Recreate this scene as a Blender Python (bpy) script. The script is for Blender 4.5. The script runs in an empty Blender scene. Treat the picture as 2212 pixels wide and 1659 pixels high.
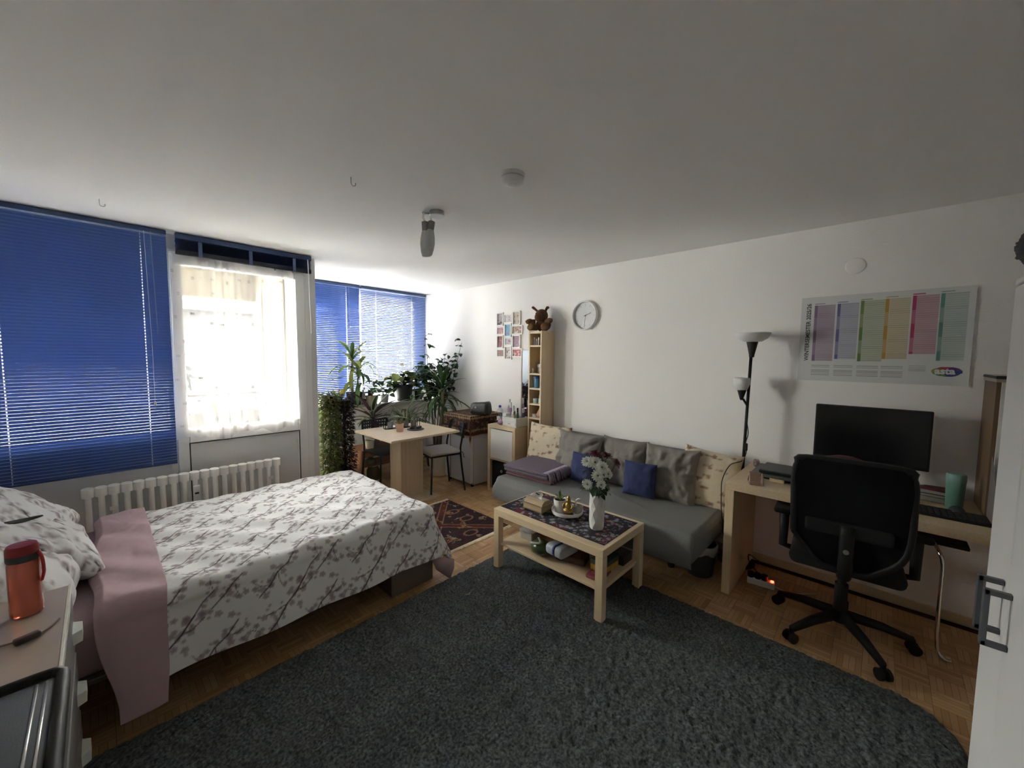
import bpy, bmesh, math, random
import numpy as np
from mathutils import Vector, Matrix
S = bpy.context.scene
C = S.collection
R_ = random.Random(7)
PI = math.pi

# ---------------------------------------------------------------- camera
cam = bpy.data.cameras.new('camera'); camo = bpy.data.objects.new('camera', cam); C.objects.link(camo)
cam.sensor_fit = 'HORIZONTAL'; cam.sensor_width = 36.0; cam.lens = 36.0 * 846.4 / 2212; cam.clip_start = 0.02
YAW, PITCH, ROLL = 0.81335, -0.072055, 0.009317
fw = Vector((math.sin(YAW)*math.cos(PITCH), math.cos(YAW)*math.cos(PITCH), math.sin(PITCH)))
rt = Vector((math.cos(YAW), -math.sin(YAW), 0)); up = rt.cross(fw)
r2 = rt*math.cos(ROLL) + up*math.sin(ROLL); u2 = up*math.cos(ROLL) - rt*math.sin(ROLL)
camo.matrix_world = Matrix(((r2.x,u2.x,-fw.x,0),(r2.y,u2.y,-fw.y,0),(r2.z,u2.z,-fw.z,1.55),(0,0,0,1)))
S.camera = camo

# ---------------------------------------------------------------- sky, exposure
W = bpy.data.worlds.new('overcast_sky'); S.world = W; W.use_nodes = True
wn = W.node_tree.nodes; bg = wn['Background']
bg.inputs[0].default_value = (1.0, 0.965, 0.915, 1); bg.inputs[1].default_value = 24.0
S.view_settings.view_transform = 'Standard'; S.view_settings.look = 'None'
S.view_settings.exposure = 1.85; S.view_settings.gamma = 1.0; S.view_settings.use_curve_mapping = False
cy = S.cycles
cy.use_denoising = True; cy.max_bounces = 12; cy.diffuse_bounces = 7; cy.glossy_bounces = 3
cy.transmission_bounces = 6; cy.transparent_max_bounces = 24; cy.sample_clamp_indirect = 12.0
cy.caustics_reflective = False; cy.caustics_refractive = False
def portal(name, loc, rot, sx, sy):      # guides sky sampling through a window opening, gives no light itself
    l = bpy.data.lights.new(name, 'AREA'); l.shape = 'RECTANGLE'; l.size = sx; l.size_y = sy
    o = bpy.data.objects.new(name, l); C.objects.link(o); o.location = loc; o.rotation_euler = rot
    l.cycles.is_portal = True
portal('daylight_balcony', (0.35, 4.28, 1.6), (-PI/2, 0, 0), 2.1, 1.8)
portal('daylight_side', (1.24, 4.52, 1.15), (0, -PI/2, 0), 2.0, .4)
portal('daylight_alcove', (2.45, 5.32, 1.65), (-PI/2, 0, 0), 1.9, 1.5)

# ---------------------------------------------------------------- helpers
OFF = {}
def link(o, parent=None):
    C.objects.link(o)
    if parent is not None: o.parent = parent
    return o
def thing(name, label, cat, loc=(0,0,0), rotz=0.0, group=None, w=False):
    o = bpy.data.objects.new(name, None); C.objects.link(o); o.empty_display_size = .05
    o.location = loc; o.rotation_euler = (0,0,rotz); o['label'] = label; o['category'] = cat
    if group: o['group'] = group
    if w: OFF[o.name] = Vector(loc)
    return o
def tag(o, label=None, cat=None, group=None, kind=None):
    if label: o['label'] = label
    if cat: o['category'] = cat
    if group: o['group'] = group
    if kind: o['kind'] = kind
    return o
def mats(me, m):
    for x in (m if isinstance(m, (list, tuple)) else [m]): me.materials.append(x)
def finish(me, smooth):
    if smooth is True: me.polygons.foreach_set('use_smooth', [True]*len(me.polygons))
    elif smooth:
        me.polygons.foreach_set('use_smooth', [True]*len(me.polygons)); me.set_sharp_from_angle(angle=smooth)
def bmesh_to(name, bm, m, smooth=None):
    bmesh.ops.recalc_face_normals(bm, faces=bm.faces[:])
    me = bpy.data.meshes.new(name); bm.to_mesh(me); bm.free(); mats(me, m); finish(me, smooth); return me
def obj(name, bm, m, parent=None, smooth=None, label=None, loc=None, rot=None):
    """one mesh object; under a world-built thing the mesh is moved into the thing's frame"""
    me = bm if isinstance(bm, bpy.types.Mesh) else bmesh_to(name, bm, m, smooth)
    o = bpy.data.objects.new(name, me); link(o, parent)
    if parent is not None and parent.name in OFF:
        me.transform(Matrix.Translation(-OFF[parent.name])); OFF[o.name] = OFF[parent.name]
    if loc: o.location = loc
    if rot: o.rotation_euler = rot
    if label: o['label'] = label
    return o
def solo(name, bm, m, label, cat, group=None, smooth=None, kind=None):
    """a thing that is one mesh built in world coordinates: origin goes to its base centre"""
    me = bm if isinstance(bm, bpy.types.Mesh) else bmesh_to(name, bm, m, smooth)
    co = np.empty(len(me.vertices)*3); me.vertices.foreach_get('co', co); co = co.reshape(-1,3)
    c = Vector(((co[:,0].min()+co[:,0].max())/2, (co[:,1].min()+co[:,1].max())/2, co[:,2].min()))
    me.transform(Matrix.Translation(-c)); o = bpy.data.objects.new(name, me); link(o); o.location = c
    return tag(o, label, cat, group, kind)
def struct(name, bm, m, label, smooth=None):
    return tag(obj(name, bm, m, None, smooth), label, None, None, 'structure')
def B(): return bmesh.new()
def box(bm, x0,x1,y0,y1,z0,z1, bev=0.0, seg=1, mi=0):
    r = bmesh.ops.create_cube(bm, size=1.0, matrix=Matrix.Translation(((x0+x1)/2,(y0+y1)/2,(z0+z1)/2)) @ Matrix.Diagonal((x1-x0,y1-y0,z1-z0,1)))
    vs = r['verts']
    fs = {f for v in vs for f in v.link_faces}
    for f in fs: f.material_index = mi
    if bev > 0:
        es = {e for v in vs for e in v.link_edges}
        bmesh.ops.bevel(bm, geom=list(es), offset=bev, segments=seg, affect='EDGES', profile=0.5)
    return bm
def xbox(bm, M, sx, sy, sz, bev=0.0, seg=1):
    """box centred on matrix M"""
    r = bmesh.ops.create_cube(bm, size=1.0, matrix=M @ Matrix.Diagonal((sx,sy,sz,1)))
    if bev > 0:
        es = {e for v in r['verts'] for e in v.link_edges}
        bmesh.ops.bevel(bm, geom=list(es), offset=bev, segments=seg, affect='EDGES', profile=0.5)
    return bm
def tube(bm, pts, r, n=8, cap=True, flat=1.0):
    pts = [Vector(p) for p in pts]; k = len(pts)
    rs = r if isinstance(r, (list, tuple)) else [r]*k
    rings = []; prev = None
    for i, p in enumerate(pts):
        d = (pts[min(i+1,k-1)] - pts[max(i-1,0)])
        if d.length < 1e-9: d = Vector((0,0,1))
        d.normalize()
        if prev is None:
            a = Vector((0,0,1)) if abs(d.z) < .9 else Vector((1,0,0)); u = d.cross(a).normalized()
        else:
            u = (prev - d*prev.dot(d)); u = u.normalized() if u.length > 1e-6 else d.orthogonal().normalized()
        prev = u; v = d.cross(u)
        rings.append([bm.verts.new(p + (u*math.cos(t) + v*math.sin(t)*flat)*rs[i]) for t in [2*PI*j/n for j in range(n)]])
    for a, b in zip(rings, rings[1:]):
        for j in range(n): bm.faces.new((a[j], a[(j+1)%n], b[(j+1)%n], b[j]))
    if cap:
        bm.faces.new(rings[0][::-1]); bm.faces.new(rings[-1])
    return bm
def lathe(bm, prof, n=24, c=(0,0,0), cap=True):
    c = Vector(c); rings = []
    for r, z in prof:
        rings.append([bm.verts.new(c + Vector((max(r,1e-4)*math.cos(2*PI*j/n), max(r,1e-4)*math.sin(2*PI*j/n), z))) for j in range(n)])
    for a, b in zip(rings, rings[1:]):
        for j in range(n): bm.faces.new((a[j], a[(j+1)%n], b[(j+1)%n], b[j]))
    if cap:
        bm.faces.new(rings[0][::-1]); bm.faces.new(rings[-1])
    return bm
def prism(bm, pts, z0, z1, M=None):
    a = [bm.verts.new((x,y,z0)) for x,y in pts]; b = [bm.verts.new((x,y,z1)) for x,y in pts]; n = len(pts)
    bm.faces.new(a[::-1]); bm.faces.new(b)
    for i in range(n): bm.faces.new((a[i],a[(i+1)%n],b[(i+1)%n],b[i]))
    if M is not None: bmesh.ops.transform(bm, matrix=M, verts=a+b)
    return bm
def rrect(x0,x1,y0,y1,r,k=6):
    out = []
    for cx,cy,a in ((x1-r,y1-r,0),(x0+r,y1-r,PI/2),(x0+r,y0+r,PI),(x1-r,y0+r,1.5*PI)):
        for i in range(k+1): out.append((cx+r*math.cos(a+PI/2*i/k), cy+r*math.sin(a+PI/2*i/k)))
    return out
def bez(p0,p1,p2,p3,n=10):
    p0,p1,p2,p3 = map(Vector,(p0,p1,p2,p3))
    return [p0*(1-t)**3 + p1*3*t*(1-t)**2 + p2*3*t*t*(1-t) + p3*t**3 for t in [i/(n-1) for i in range(n)]]
def curve(pts, n=6):
    """Catmull-Rom through points"""
    P = [Vector(p) for p in pts]; P = [P[0]*2-P[1]] + P + [P[-1]*2-P[-2]]; out = []
    for i in range(1, len(P)-2):
        for j in range(n):
            t = j/n; a,b,c,d = P[i-1],P[i],P[i+1],P[i+2]
            out.append(0.5*((2*b)+(c-a)*t+(2*a-5*b+4*c-d)*t*t+(3*b-a-3*c+d)*t**3))
    return out + [P[-2]]
def grid_mesh(name, V, col=None, smooth=True, mask=None):
    """V: (n,m,3) array -> quad grid mesh with optional (n,m,3) colours"""
    n, m = V.shape[:2]
    idx = np.arange(n*m).reshape(n,m)
    F = np.stack([idx[:-1,:-1], idx[1:,:-1], idx[1:,1:], idx[:-1,1:]], -1).reshape(-1,4)
    if mask is not None: F = F[mask[:-1,:-1].ravel()]
    me = bpy.data.meshes.new(name)
    me.vertices.add(n*m); me.vertices.foreach_set('co', V.reshape(-1).astype(np.float32))
    me.loops.add(F.size); me.loops.foreach_set('vertex_index', F.reshape(-1).astype(np.int32))
    me.polygons.add(len(F)); me.polygons.foreach_set('loop_start', np.arange(0,F.size,4,dtype=np.int32))
    me.polygons.foreach_set('use_smooth', np.full(len(F), bool(smooth)))
    me.update(calc_edges=True)
    if col is not None:
        a = me.color_attributes.new('Col','FLOAT_COLOR','POINT'); c4 = np.ones((n*m,4),np.float32); c4[:,:3] = col.reshape(-1,3)
        a.data.foreach_set('color', c4.reshape(-1))
    me.validate(); return me
def vnoise(x, y, s=0):
    xi = np.floor(x); yi = np.floor(y); fx = x-xi; fy = y-yi
    def h(a,b):
        t = np.sin(a*127.1 + b*311.7 + s*74.7)*43758.5453
        return t - np.floor(t)
    fx = fx*fx*(3-2*fx); fy = fy*fy*(3-2*fy)
    return (h(xi,yi)*(1-fx)+h(xi+1,yi)*fx)*(1-fy) + (h(xi,yi+1)*(1-fx)+h(xi+1,yi+1)*fx)*fy
def fbm(x, y, s=0, o=4):
    t = 0; a = .5
    for i in range(o): t = t + a*vnoise(x*2**i, y*2**i, s+i*3.1); a *= .5
    return t
def mixc(base, c, k):
    return base*(1-k[...,None]) + np.array(c)*k[...,None]
def segd(x, y, a, b):
    ax,ay = a; bx,by = b; dx,dy = bx-ax,by-ay
    t = np.clip(((x-ax)*dx+(y-ay)*dy)/(dx*dx+dy*dy+1e-12),0,1)
    return np.hypot(x-ax-t*dx, y-ay-t*dy), t

# ---------------------------------------------------------------- materials
MC = {}
def _new(name):
    m = bpy.data.materials.new(name); m.use_nodes = True; nt = m.node_tree
    return m, nt, nt.nodes['Principled BSDF']
def mat(name, col, rough=.6, metal=0., spec=.5, bump=None, var=None, trans=0., coat=0., emit=None, coord='Object'):
    """bump=(scale,strength[,stretch]); var=(scale,colour2[,stretch])"""
    if name in MC: return MC[name]
    m, nt, b = _new(name); N = nt.nodes; L = nt.links
    b.inputs['Base Color'].default_value = (*col,1); b.inputs['Roughness'].default_value = rough
    b.inputs['Metallic'].default_value = metal; b.inputs['Specular IOR Level'].default_value = spec
    b.inputs['Transmission Weight'].default_value = trans; b.inputs['Coat Weight'].default_value = coat
    if emit: b.inputs['Emission Color'].default_value = (*emit[0],1); b.inputs['Emission Strength'].default_value = emit[1]
    if bump or var: tc = N.new('ShaderNodeTexCoord')
    def noise(scale, st, detail=3):
        t = N.new('ShaderNodeTexNoise'); t.inputs['Scale'].default_value = scale; t.inputs['Detail'].default_value = detail
        mp = N.new('ShaderNodeMapping'); mp.inputs['Scale'].default_value = st
        L.new(tc.outputs[coord], mp.inputs['Vector']); L.new(mp.outputs[0], t.inputs['Vector']); return t
    if var:
        t = noise(var[0], var[2] if len(var)>2 else (1,1,1), 5)
        r = N.new('ShaderNodeValToRGB'); r.color_ramp.elements[0].position = .32; r.color_ramp.elements[1].position = .68
        r.color_ramp.elements[0].color = (*col,1); r.color_ramp.elements[1].color = (*var[1],1)
        L.new(t.outputs['Fac'], r.inputs[0]); L.new(r.outputs[0], b.inputs['Base Color'])
    if bump:
        t = noise(bump[0], bump[2] if len(bump)>2 else (1,1,1), 4)
        bu = N.new('ShaderNodeBump'); bu.inputs['Strength'].default_value = bump[1]; bu.inputs['Distance'].default_value = .004
        L.new(t.outputs['Fac'], bu.inputs['Height']); L.new(bu.outputs[0], b.inputs['Normal'])
    MC[name] = m; return m
def printed(name, rough=.85, bump=None, spec=.3, sheen=0.):
    """flat print: base colour from the mesh's colour attribute"""
    if name in MC: return MC[name]
    m = mat(name, (.8,.8,.8), rough, 0, spec, bump); N = m.node_tree.nodes; b = N['Principled BSDF']
    a = N.new('ShaderNodeAttribute'); a.attribute_name = 'Col'; m.node_tree.links.new(a.outputs['Color'], b.inputs['Base Color'])
    b.inputs['Sheen Weight'].default_value = sheen
    return m
def thin(name, col, transp, transl, rough=.8, tint=(1,1,1)):
    """thin cloth / slat: see-through + translucent + diffuse"""
    if name in MC: return MC[name]
    m = bpy.data.materials.new(name); m.use_nodes = True; nt = m.node_tree; N = nt.nodes; L = nt.links; N.clear()
    out = N.new('ShaderNodeOutputMaterial'); d = N.new('ShaderNodeBsdfPrincipled'); t = N.new('ShaderNodeBsdfTranslucent')
    d.inputs['Base Color'].default_value = (*col,1); d.inputs['Roughness'].default_value = rough; t.inputs[0].default_value = (*col,1)
    mx = N.new('ShaderNodeMixShader'); mx.inputs[0].default_value = transl; L.new(d.outputs[0], mx.inputs[1]); L.new(t.outputs[0], mx.inputs[2])
    last = mx
    if transp > 0:
        tr = N.new('ShaderNodeBsdfTransparent'); tr.inputs[0].default_value = (*tint,1)
        m2 = N.new('ShaderNodeMixShader'); m2.inputs[0].default_value = transp; L.new(mx.outputs[0], m2.inputs[1]); L.new(tr.outputs[0], m2.inputs[2]); last = m2
    L.new(last.outputs[0], out.inputs[0]); MC[name] = m; return m
def pane_mat(name, tint=(.96,.98,.97), gloss=.06, rough=0.02):
    """window glass / clear thin plastic: straight-through plus a little mirror"""
    if name in MC: return MC[name]
    m = bpy.data.materials.new(name); m.use_nodes = True; nt = m.node_tree; N = nt.nodes; L = nt.links; N.clear()
    out = N.new('ShaderNodeOutputMaterial'); t = N.new('ShaderNodeBsdfTransparent'); t.inputs[0].default_value = (*tint,1)
    g = N.new('ShaderNodeBsdfGlossy'); g.inputs['Roughness'].default_value = rough
    mx = N.new('ShaderNodeMixShader'); mx.inputs[0].default_value = gloss
    L.new(t.outputs[0], mx.inputs[1]); L.new(g.outputs[0], mx.inputs[2]); L.new(mx.outputs[0], out.inputs[0]); MC[name] = m; return m

m_wall = mat('white_woodchip_wall', (.87,.85,.82), .9, bump=(95,.55))
m_ceil = mat('white_ceiling_paint', (.88,.87,.85), .92, bump=(60,.12))
m_frame = mat('white_painted_frame', (.76,.77,.76), .45)
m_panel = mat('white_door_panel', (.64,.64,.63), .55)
m_groove = mat('dark_rubber_gasket', (.02,.02,.02), .6)
m_oak = mat('pale_oak_veneer', (.64,.49,.30), .5, var=(14,(.71,.56,.37),(6,.5,6)), bump=(60,.05,(6,.5,6)))
m_oakx = mat('pale_oak_veneer_cross', (.64,.49,.30), .5, var=(14,(.71,.56,.37),(.5,6,6)))
m_oakz = mat('pale_oak_veneer_upright', (.63,.48,.30), .5, var=(14,(.70,.55,.36),(6,6,.5)))
m_ash = mat('light_ash_veneer', (.60,.47,.31), .45, var=(9,(.71,.58,.42),(.6,7,7)))
m_ashz = mat('light_ash_veneer_upright', (.60,.47,.31), .5, var=(9,(.70,.57,.41),(7,7,.5)))
m_brown = mat('reddish_brown_wood', (.22,.09,.045), .5, var=(12,(.30,.13,.065),(7,7,.6)))
m_white = mat('white_plastic', (.75,.75,.73), .4)
m_wlac = mat('white_lacquer', (.80,.79,.76), .3)
m_black = mat('black_plastic', (.009,.009,.010), .55, spec=.3)
m_blackmesh = mat('black_mesh_fabric', (.006,.006,.007), .95, spec=.1, bump=(400,.4))
m_steel = mat('brushed_steel', (.55,.55,.55), .3, 1.0)
m_chrome = mat('chrome', (.75,.75,.75), .12, 1.0)
m_dkgrey = mat('dark_grey_plastic', (.05,.055,.06), .5)
m_rope = mat('cream_ceramic', (.62,.56,.43), .5)
m_soil = mat('potting_soil', (.03,.02,.013), .95, bump=(120,.8))
m_pane = pane_mat('window_glass')
m_clear = pane_mat('clear_plastic', (.90,.93,.94), .12, .05)
m_blind = thin('blue_aluminium_slat', (.065,.125,.35), 0, .04, .42)
m_rail = mat('blue_blind_rail', (.04,.075,.19), .45)
m_sheer = thin('white_sheer_voile', (.78,.75,.75), .56, .09)
m_net = thin('white_net_curtain', (.75,.74,.74), .17, .30)
m_cord = mat('white_cord', (.72,.72,.70), .7)
# ================================================================ SETTING
XL, XR, YB, YW, YA, ZC = -.62, 3.43, -.85, 3.95, 5.05, 2.44
bm = B(); box(bm, XL-.18,XR+.17,YB-.15,YA+.25,ZC,ZC+.16); struct('ceiling', bm, m_ceil, 'plain white painted ceiling')
bm = B(); box(bm, XR,XR+.17,YB-.15,YA+.25,-.1,ZC); struct('wall_right', bm, m_wall, 'long white woodchip wall behind the sofa and desk')
bm = B(); box(bm, XL-.18,XL,YB-.15,YW+.3,-.1,ZC); struct('wall_left', bm, m_wall, 'white wall at the head of the bed')
bm = B(); box(bm, XL,XR,YB-.15,YB,-.1,ZC); struct('wall_back', bm, m_wall, 'white wall behind the tall white cabinet')
bm = B()
box(bm, XL,.40,YW,YW+.30,-.1,.96); box(bm, XL,1.45,YW,YW+.30,2.33,ZC); box(bm, 1.385,1.45,YW,YW+.30,-.1,2.33); box(bm, .40,1.385,YW+.14,YW+.30,-.1,.05)
box(bm, XL,XL+.06,YW,YW+.30,.96,2.33)
struct('wall_window', bm, m_panel, 'white window wall with the balcony door')
bm = B(); box(bm, 1.28,1.45,YW+.30,4.31,-.1,ZC); box(bm, 1.28,1.45,4.99,YA+.25,-.1,ZC); box(bm, 1.28,1.45,4.31,4.99,2.25,ZC); box(bm, 1.28,1.45,4.31,4.99,-.1,.06); struct('wall_alcove_side', bm, m_wall, 'short side wall of the window alcove')
bm = B()
box(bm, 1.45,XR,YA,YA+.25,-.1,.88); box(bm, 1.45,XR,YA,YA+.25,2.33,ZC); box(bm, 1.45,1.5,YA,YA+.25,.88,2.33)
box(bm, 2.10,2.22,YA,YA+.25,.88,2.33); box(bm, 3.22,XR,YA,YA+.25,.88,2.33)
struct('wall_alcove', bm, m_wall, 'window wall at the back of the alcove')
m_stone = mat('grey_stone_sill', (.42,.40,.36), .5, var=(30,(.34,.33,.30)))
bm = B(); box(bm, 1.45,XR,4.80,YA+.05,.875,.905,.004); struct('trim_1', bm, m_stone, 'grey window sill carrying the plant pots')

# ---- mosaic parquet: 12 cm blocks of five fingers
def parquet_mat():
    m, nt, b = _new('oak_mosaic_parquet'); N = nt.nodes; L = nt.links
    uv = N.new('ShaderNodeUVMap'); uv.uv_map = 'UVMap'; sx = N.new('ShaderNodeSeparateXYZ'); L.new(uv.outputs[0], sx.inputs[0])
    def mth(op, a, c=None):
        n = N.new('ShaderNodeMath'); n.operation = op
        for i, v in ((0,a),(1,c)):
            if v is None: continue
            if isinstance(v, (int,float)): n.inputs[i].default_value = v
            else: L.new(v, n.inputs[i])
        return n.outputs[0]
    u5 = mth('MULTIPLY', sx.outputs[0], 5.0); fl = mth('FLOOR', u5); fr = mth('FRACT', u5)
    oi = N.new('ShaderNodeObjectInfo'); key = mth('ADD', mth('MULTIPLY', fl, .617), mth('MULTIPLY', oi.outputs['Random'], 91.3))
    wn_ = N.new('ShaderNodeTexWhiteNoise'); wn_.noise_dimensions = '1D'; L.new(key, wn_.inputs['W'])
    blk = N.new('ShaderNodeTexWhiteNoise'); blk.noise_dimensions = '1D'
    L.new(mth('ADD', mth('MULTIPLY', mth('FLOOR', sx.outputs[0]), .731), mth('MULTIPLY', oi.outputs['Random'], 37.7)), blk.inputs['W'])
    f = mth('ADD', mth('MULTIPLY', wn_.outputs['Value'], .55), mth('MULTIPLY', blk.outputs['Value'], .45))
    tc = N.new('ShaderNodeTexCoord'); mp = N.new('ShaderNodeMapping'); mp.inputs['Scale'].default_value = (22,1.2,1)
    L.new(uv.outputs[0], mp.inputs[0]); gr = N.new('ShaderNodeTexNoise'); gr.inputs['Scale'].default_value = 3; L.new(mp.outputs[0], gr.inputs['Vector'])
    f2 = mth('ADD', mth('MULTIPLY', f, .75), mth('MULTIPLY', gr.outputs['Fac'], .25))
    rp = N.new('ShaderNodeValToRGB'); e = rp.color_ramp.elements
    e[0].position = .15; e[0].color = (.42,.23,.095,1); e[1].position = .85; e[1].color = (.72,.47,.25,1); L.new(f2, rp.inputs[0])
    edge = mth('LESS_THAN', mth('ABSOLUTE', mth('SUBTRACT', fr, .5)), .47)
    mx = N.new('ShaderNodeMix'); mx.data_type = 'RGBA'; L.new(edge, mx.inputs[0]); mx.inputs[6].default_value = (.20,.10,.04,1); L.new(rp.outputs[0], mx.inputs[7])
    L.new(mx.outputs[2], b.inputs['Base Color']); b.inputs['Roughness'].default_value = .34; b.inputs['Specular IOR Level'].default_value = .45
    return m
m_parq = parquet_mat()
bm = B(); box(bm, XL,XR,YB,YA,-.1,-.009)
floor = struct('floor', bm, mat('floor_screed', (.05,.03,.02), .9), 'oak mosaic parquet floor in small square blocks')
T = .1205; HT = .0598
def tile_into(bm, uvl, x, y, rot, k, dz=0.):
    vs = [bm.verts.new((x+a*HT, y+b*HT, z)) for z in (-.009, dz) for a,b in ((-1,-1),(1,-1),(1,1),(-1,1))]
    fs = [(4,5,6,7),(0,1,5,4),(1,2,6,5),(2,3,7,6),(3,0,4,7)]
    for f in fs:
        fc = bm.faces.new([vs[i] for i in f])
        for lp in fc.loops:
            lx = (lp.vert.co.x-x)/(2*HT)+.5; ly = (lp.vert.co.y-y)/(2*HT)+.5
            u, v = (lx,ly) if rot == 0 else (ly,lx)
            lp[uvl].uv = (k+min(max(u,.001),.999), v+k*.37)
tm = []
for rot in (0,1):
    bm = B(); uvl = bm.loops.layers.uv.new('UVMap'); tile_into(bm, uvl, 0,0, rot, 0); tm.append(bmesh_to('parquet_block', bm, m_parq))
def covered(x, y):
    rug = (-.3 < x < 2.3 and -.18 < y < 1.96)
    bed = (x < 1.15 and 2.30 < y < 3.3)
    back = y < -.35 or (x < -.15 and y < 2.05)
    sofa = (x > 2.95 and .95 < y < 2.5) or (x > 3.0 and 2.8 < y < 3.9)
    return rug or bed or back or sofa
tiles = []
for i in range(int((XR-XL)/T)+1):
    for j in range(int((YA-YB)/T)+1):
        x = XL+T*(i+.5); y = YB+T*(j+.5)
        if x+HT > XR or y+HT > YA+.05 or (x < 1.42 and y+HT > YW): continue
        tiles.append((covered(x,y), math.hypot(x,y), i, j, x, y))
tiles.sort()
bm = B(); uvl = bm.loops.layers.uv.new('UVMap')
for n, (cv, d, i, j, x, y) in enumerate(tiles):
    if n < 300:
        o = obj('parquet_block', tm[(i+j)%2], None, floor, loc=(x,y,R_.uniform(-.0004,.0002)))
    else: tile_into(bm, uvl, x, y, (i+j)%2, n, R_.uniform(-.0004,.0002))
tag(obj('parquet_blocks_remaining', bm, m_parq, floor), kind='stuff')
bm = B(); box(bm, XR-.014,XR,YB,YA,0,.055,.003); struct('baseboard_right', bm, m_oakx, 'low wooden skirting along the sofa wall')

# ---- windows and balcony door
def window(name, label, x0,x1,y,z0,z1,bars=()):
    w = thing(name, label, 'window'); del w['category']; w['kind'] = 'structure'
    fr = B(); t = .06
    box(fr,x0,x1,y,y+.07,z0,z0+t,.004); box(fr,x0,x1,y,y+.07,z1-t,z1,.004); box(fr,x0,x0+t,y,y+.07,z0+t,z1-t,.004); box(fr,x1-t,x1,y,y+.07,z0+t,z1-t,.004)
    obj('window_frame', fr, m_frame, w)
    xs = [x0+t] + [b for q in bars for b in (q-.04,q+.04)] + [x1-t]
    for q in bars: bb = B(); box(bb,q-.04,q+.04,y,y+.07,z0+t,z1-t,.004); obj('mullion', bb, m_frame, w)
    for a, b in zip(xs[::2], xs[1::2]):
        g = B(); box(g, a,b,y+.03,y+.036,z0+t,z1-t); obj('pane', g, m_pane, w)
    return w
window('window_1', 'wide window behind the large blue blind', XL+.06,.36,YW+.10,.96,2.33,(-.10,))
window('window_2', 'narrow alcove window on the left of the pier', 1.5,2.10,YA+.08,.90,2.33)
window('window_3', 'wide bright alcove window behind the blue blind', 2.22,3.22,YA+.08,.90,2.33)
d = thing('door_1', 'white balcony door with a glass top and flat panel below', 'door'); del d['category']; d['kind'] = 'structure'
bm = B(); box(bm,.36,.40,YW-.012,YW+.14,0,2.33,.004); box(bm,1.345,1.40,YW-.012,YW+.14,0,2.33,.004); box(bm,.40,1.345,YW-.012,YW+.14,2.30,2.33,.004); obj('door_frame', bm, m_frame, d)
bm = B()   # leaf stiles and rails round the glass
box(bm,.40,.47,YW-.03,YW+.03,.05,2.30,.005); box(bm,1.265,1.345,YW-.03,YW+.03,.05,2.30,.005); box(bm,.47,1.265,YW-.03,YW+.03,2.22,2.30,.005); box(bm,.47,1.265,YW-.03,YW+.03,.84,.95,.005)
obj('door_leaf', bm, m_frame, d)
bm = B(); box(bm,.474,1.261,YW-.022,YW+.022,.054,.836,.003); obj('door_panel', bm, m_panel, d)
bm = B()
for q in ((.466,1.272,.8355,.8415),(.466,.473,.05,.8415),(1.262,1.27,.05,.8415)): box(bm,q[0],q[1],YW-.0325,YW-.0295,q[2],q[3])
obj('gasket', bm, m_groove, d)
bm = B(); box(bm,.47,1.265,YW,YW+.006,.95,2.22); obj('pane', bm, m_pane, d)

d = thing('door_2', 'glazed balcony door in the side of the alcove', 'door'); del d['category']; d['kind'] = 'structure'
bm = B(); box(bm,1.38,1.44,4.315,4.40,.065,2.245,.004); box(bm,1.38,1.44,4.62,4.985,.065,2.245,.004); box(bm,1.38,1.44,4.40,4.62,2.165,2.245,.004); box(bm,1.38,1.44,4.40,4.62,.065,.18,.004); obj('door_leaf', bm, m_frame, d)
bm = B(); box(bm,1.405,1.411,4.40,4.62,.18,2.165); obj('pane', bm, m_pane, d)
bm = B(); tube(bm, curve([(1.44,4.36,1.20),(1.485,4.36,1.195),(1.497,4.36,1.15),(1.485,4.36,1.10),(1.44,4.36,1.095)],5), .007, 8); obj('handle', bm, m_white, d, True)

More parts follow.
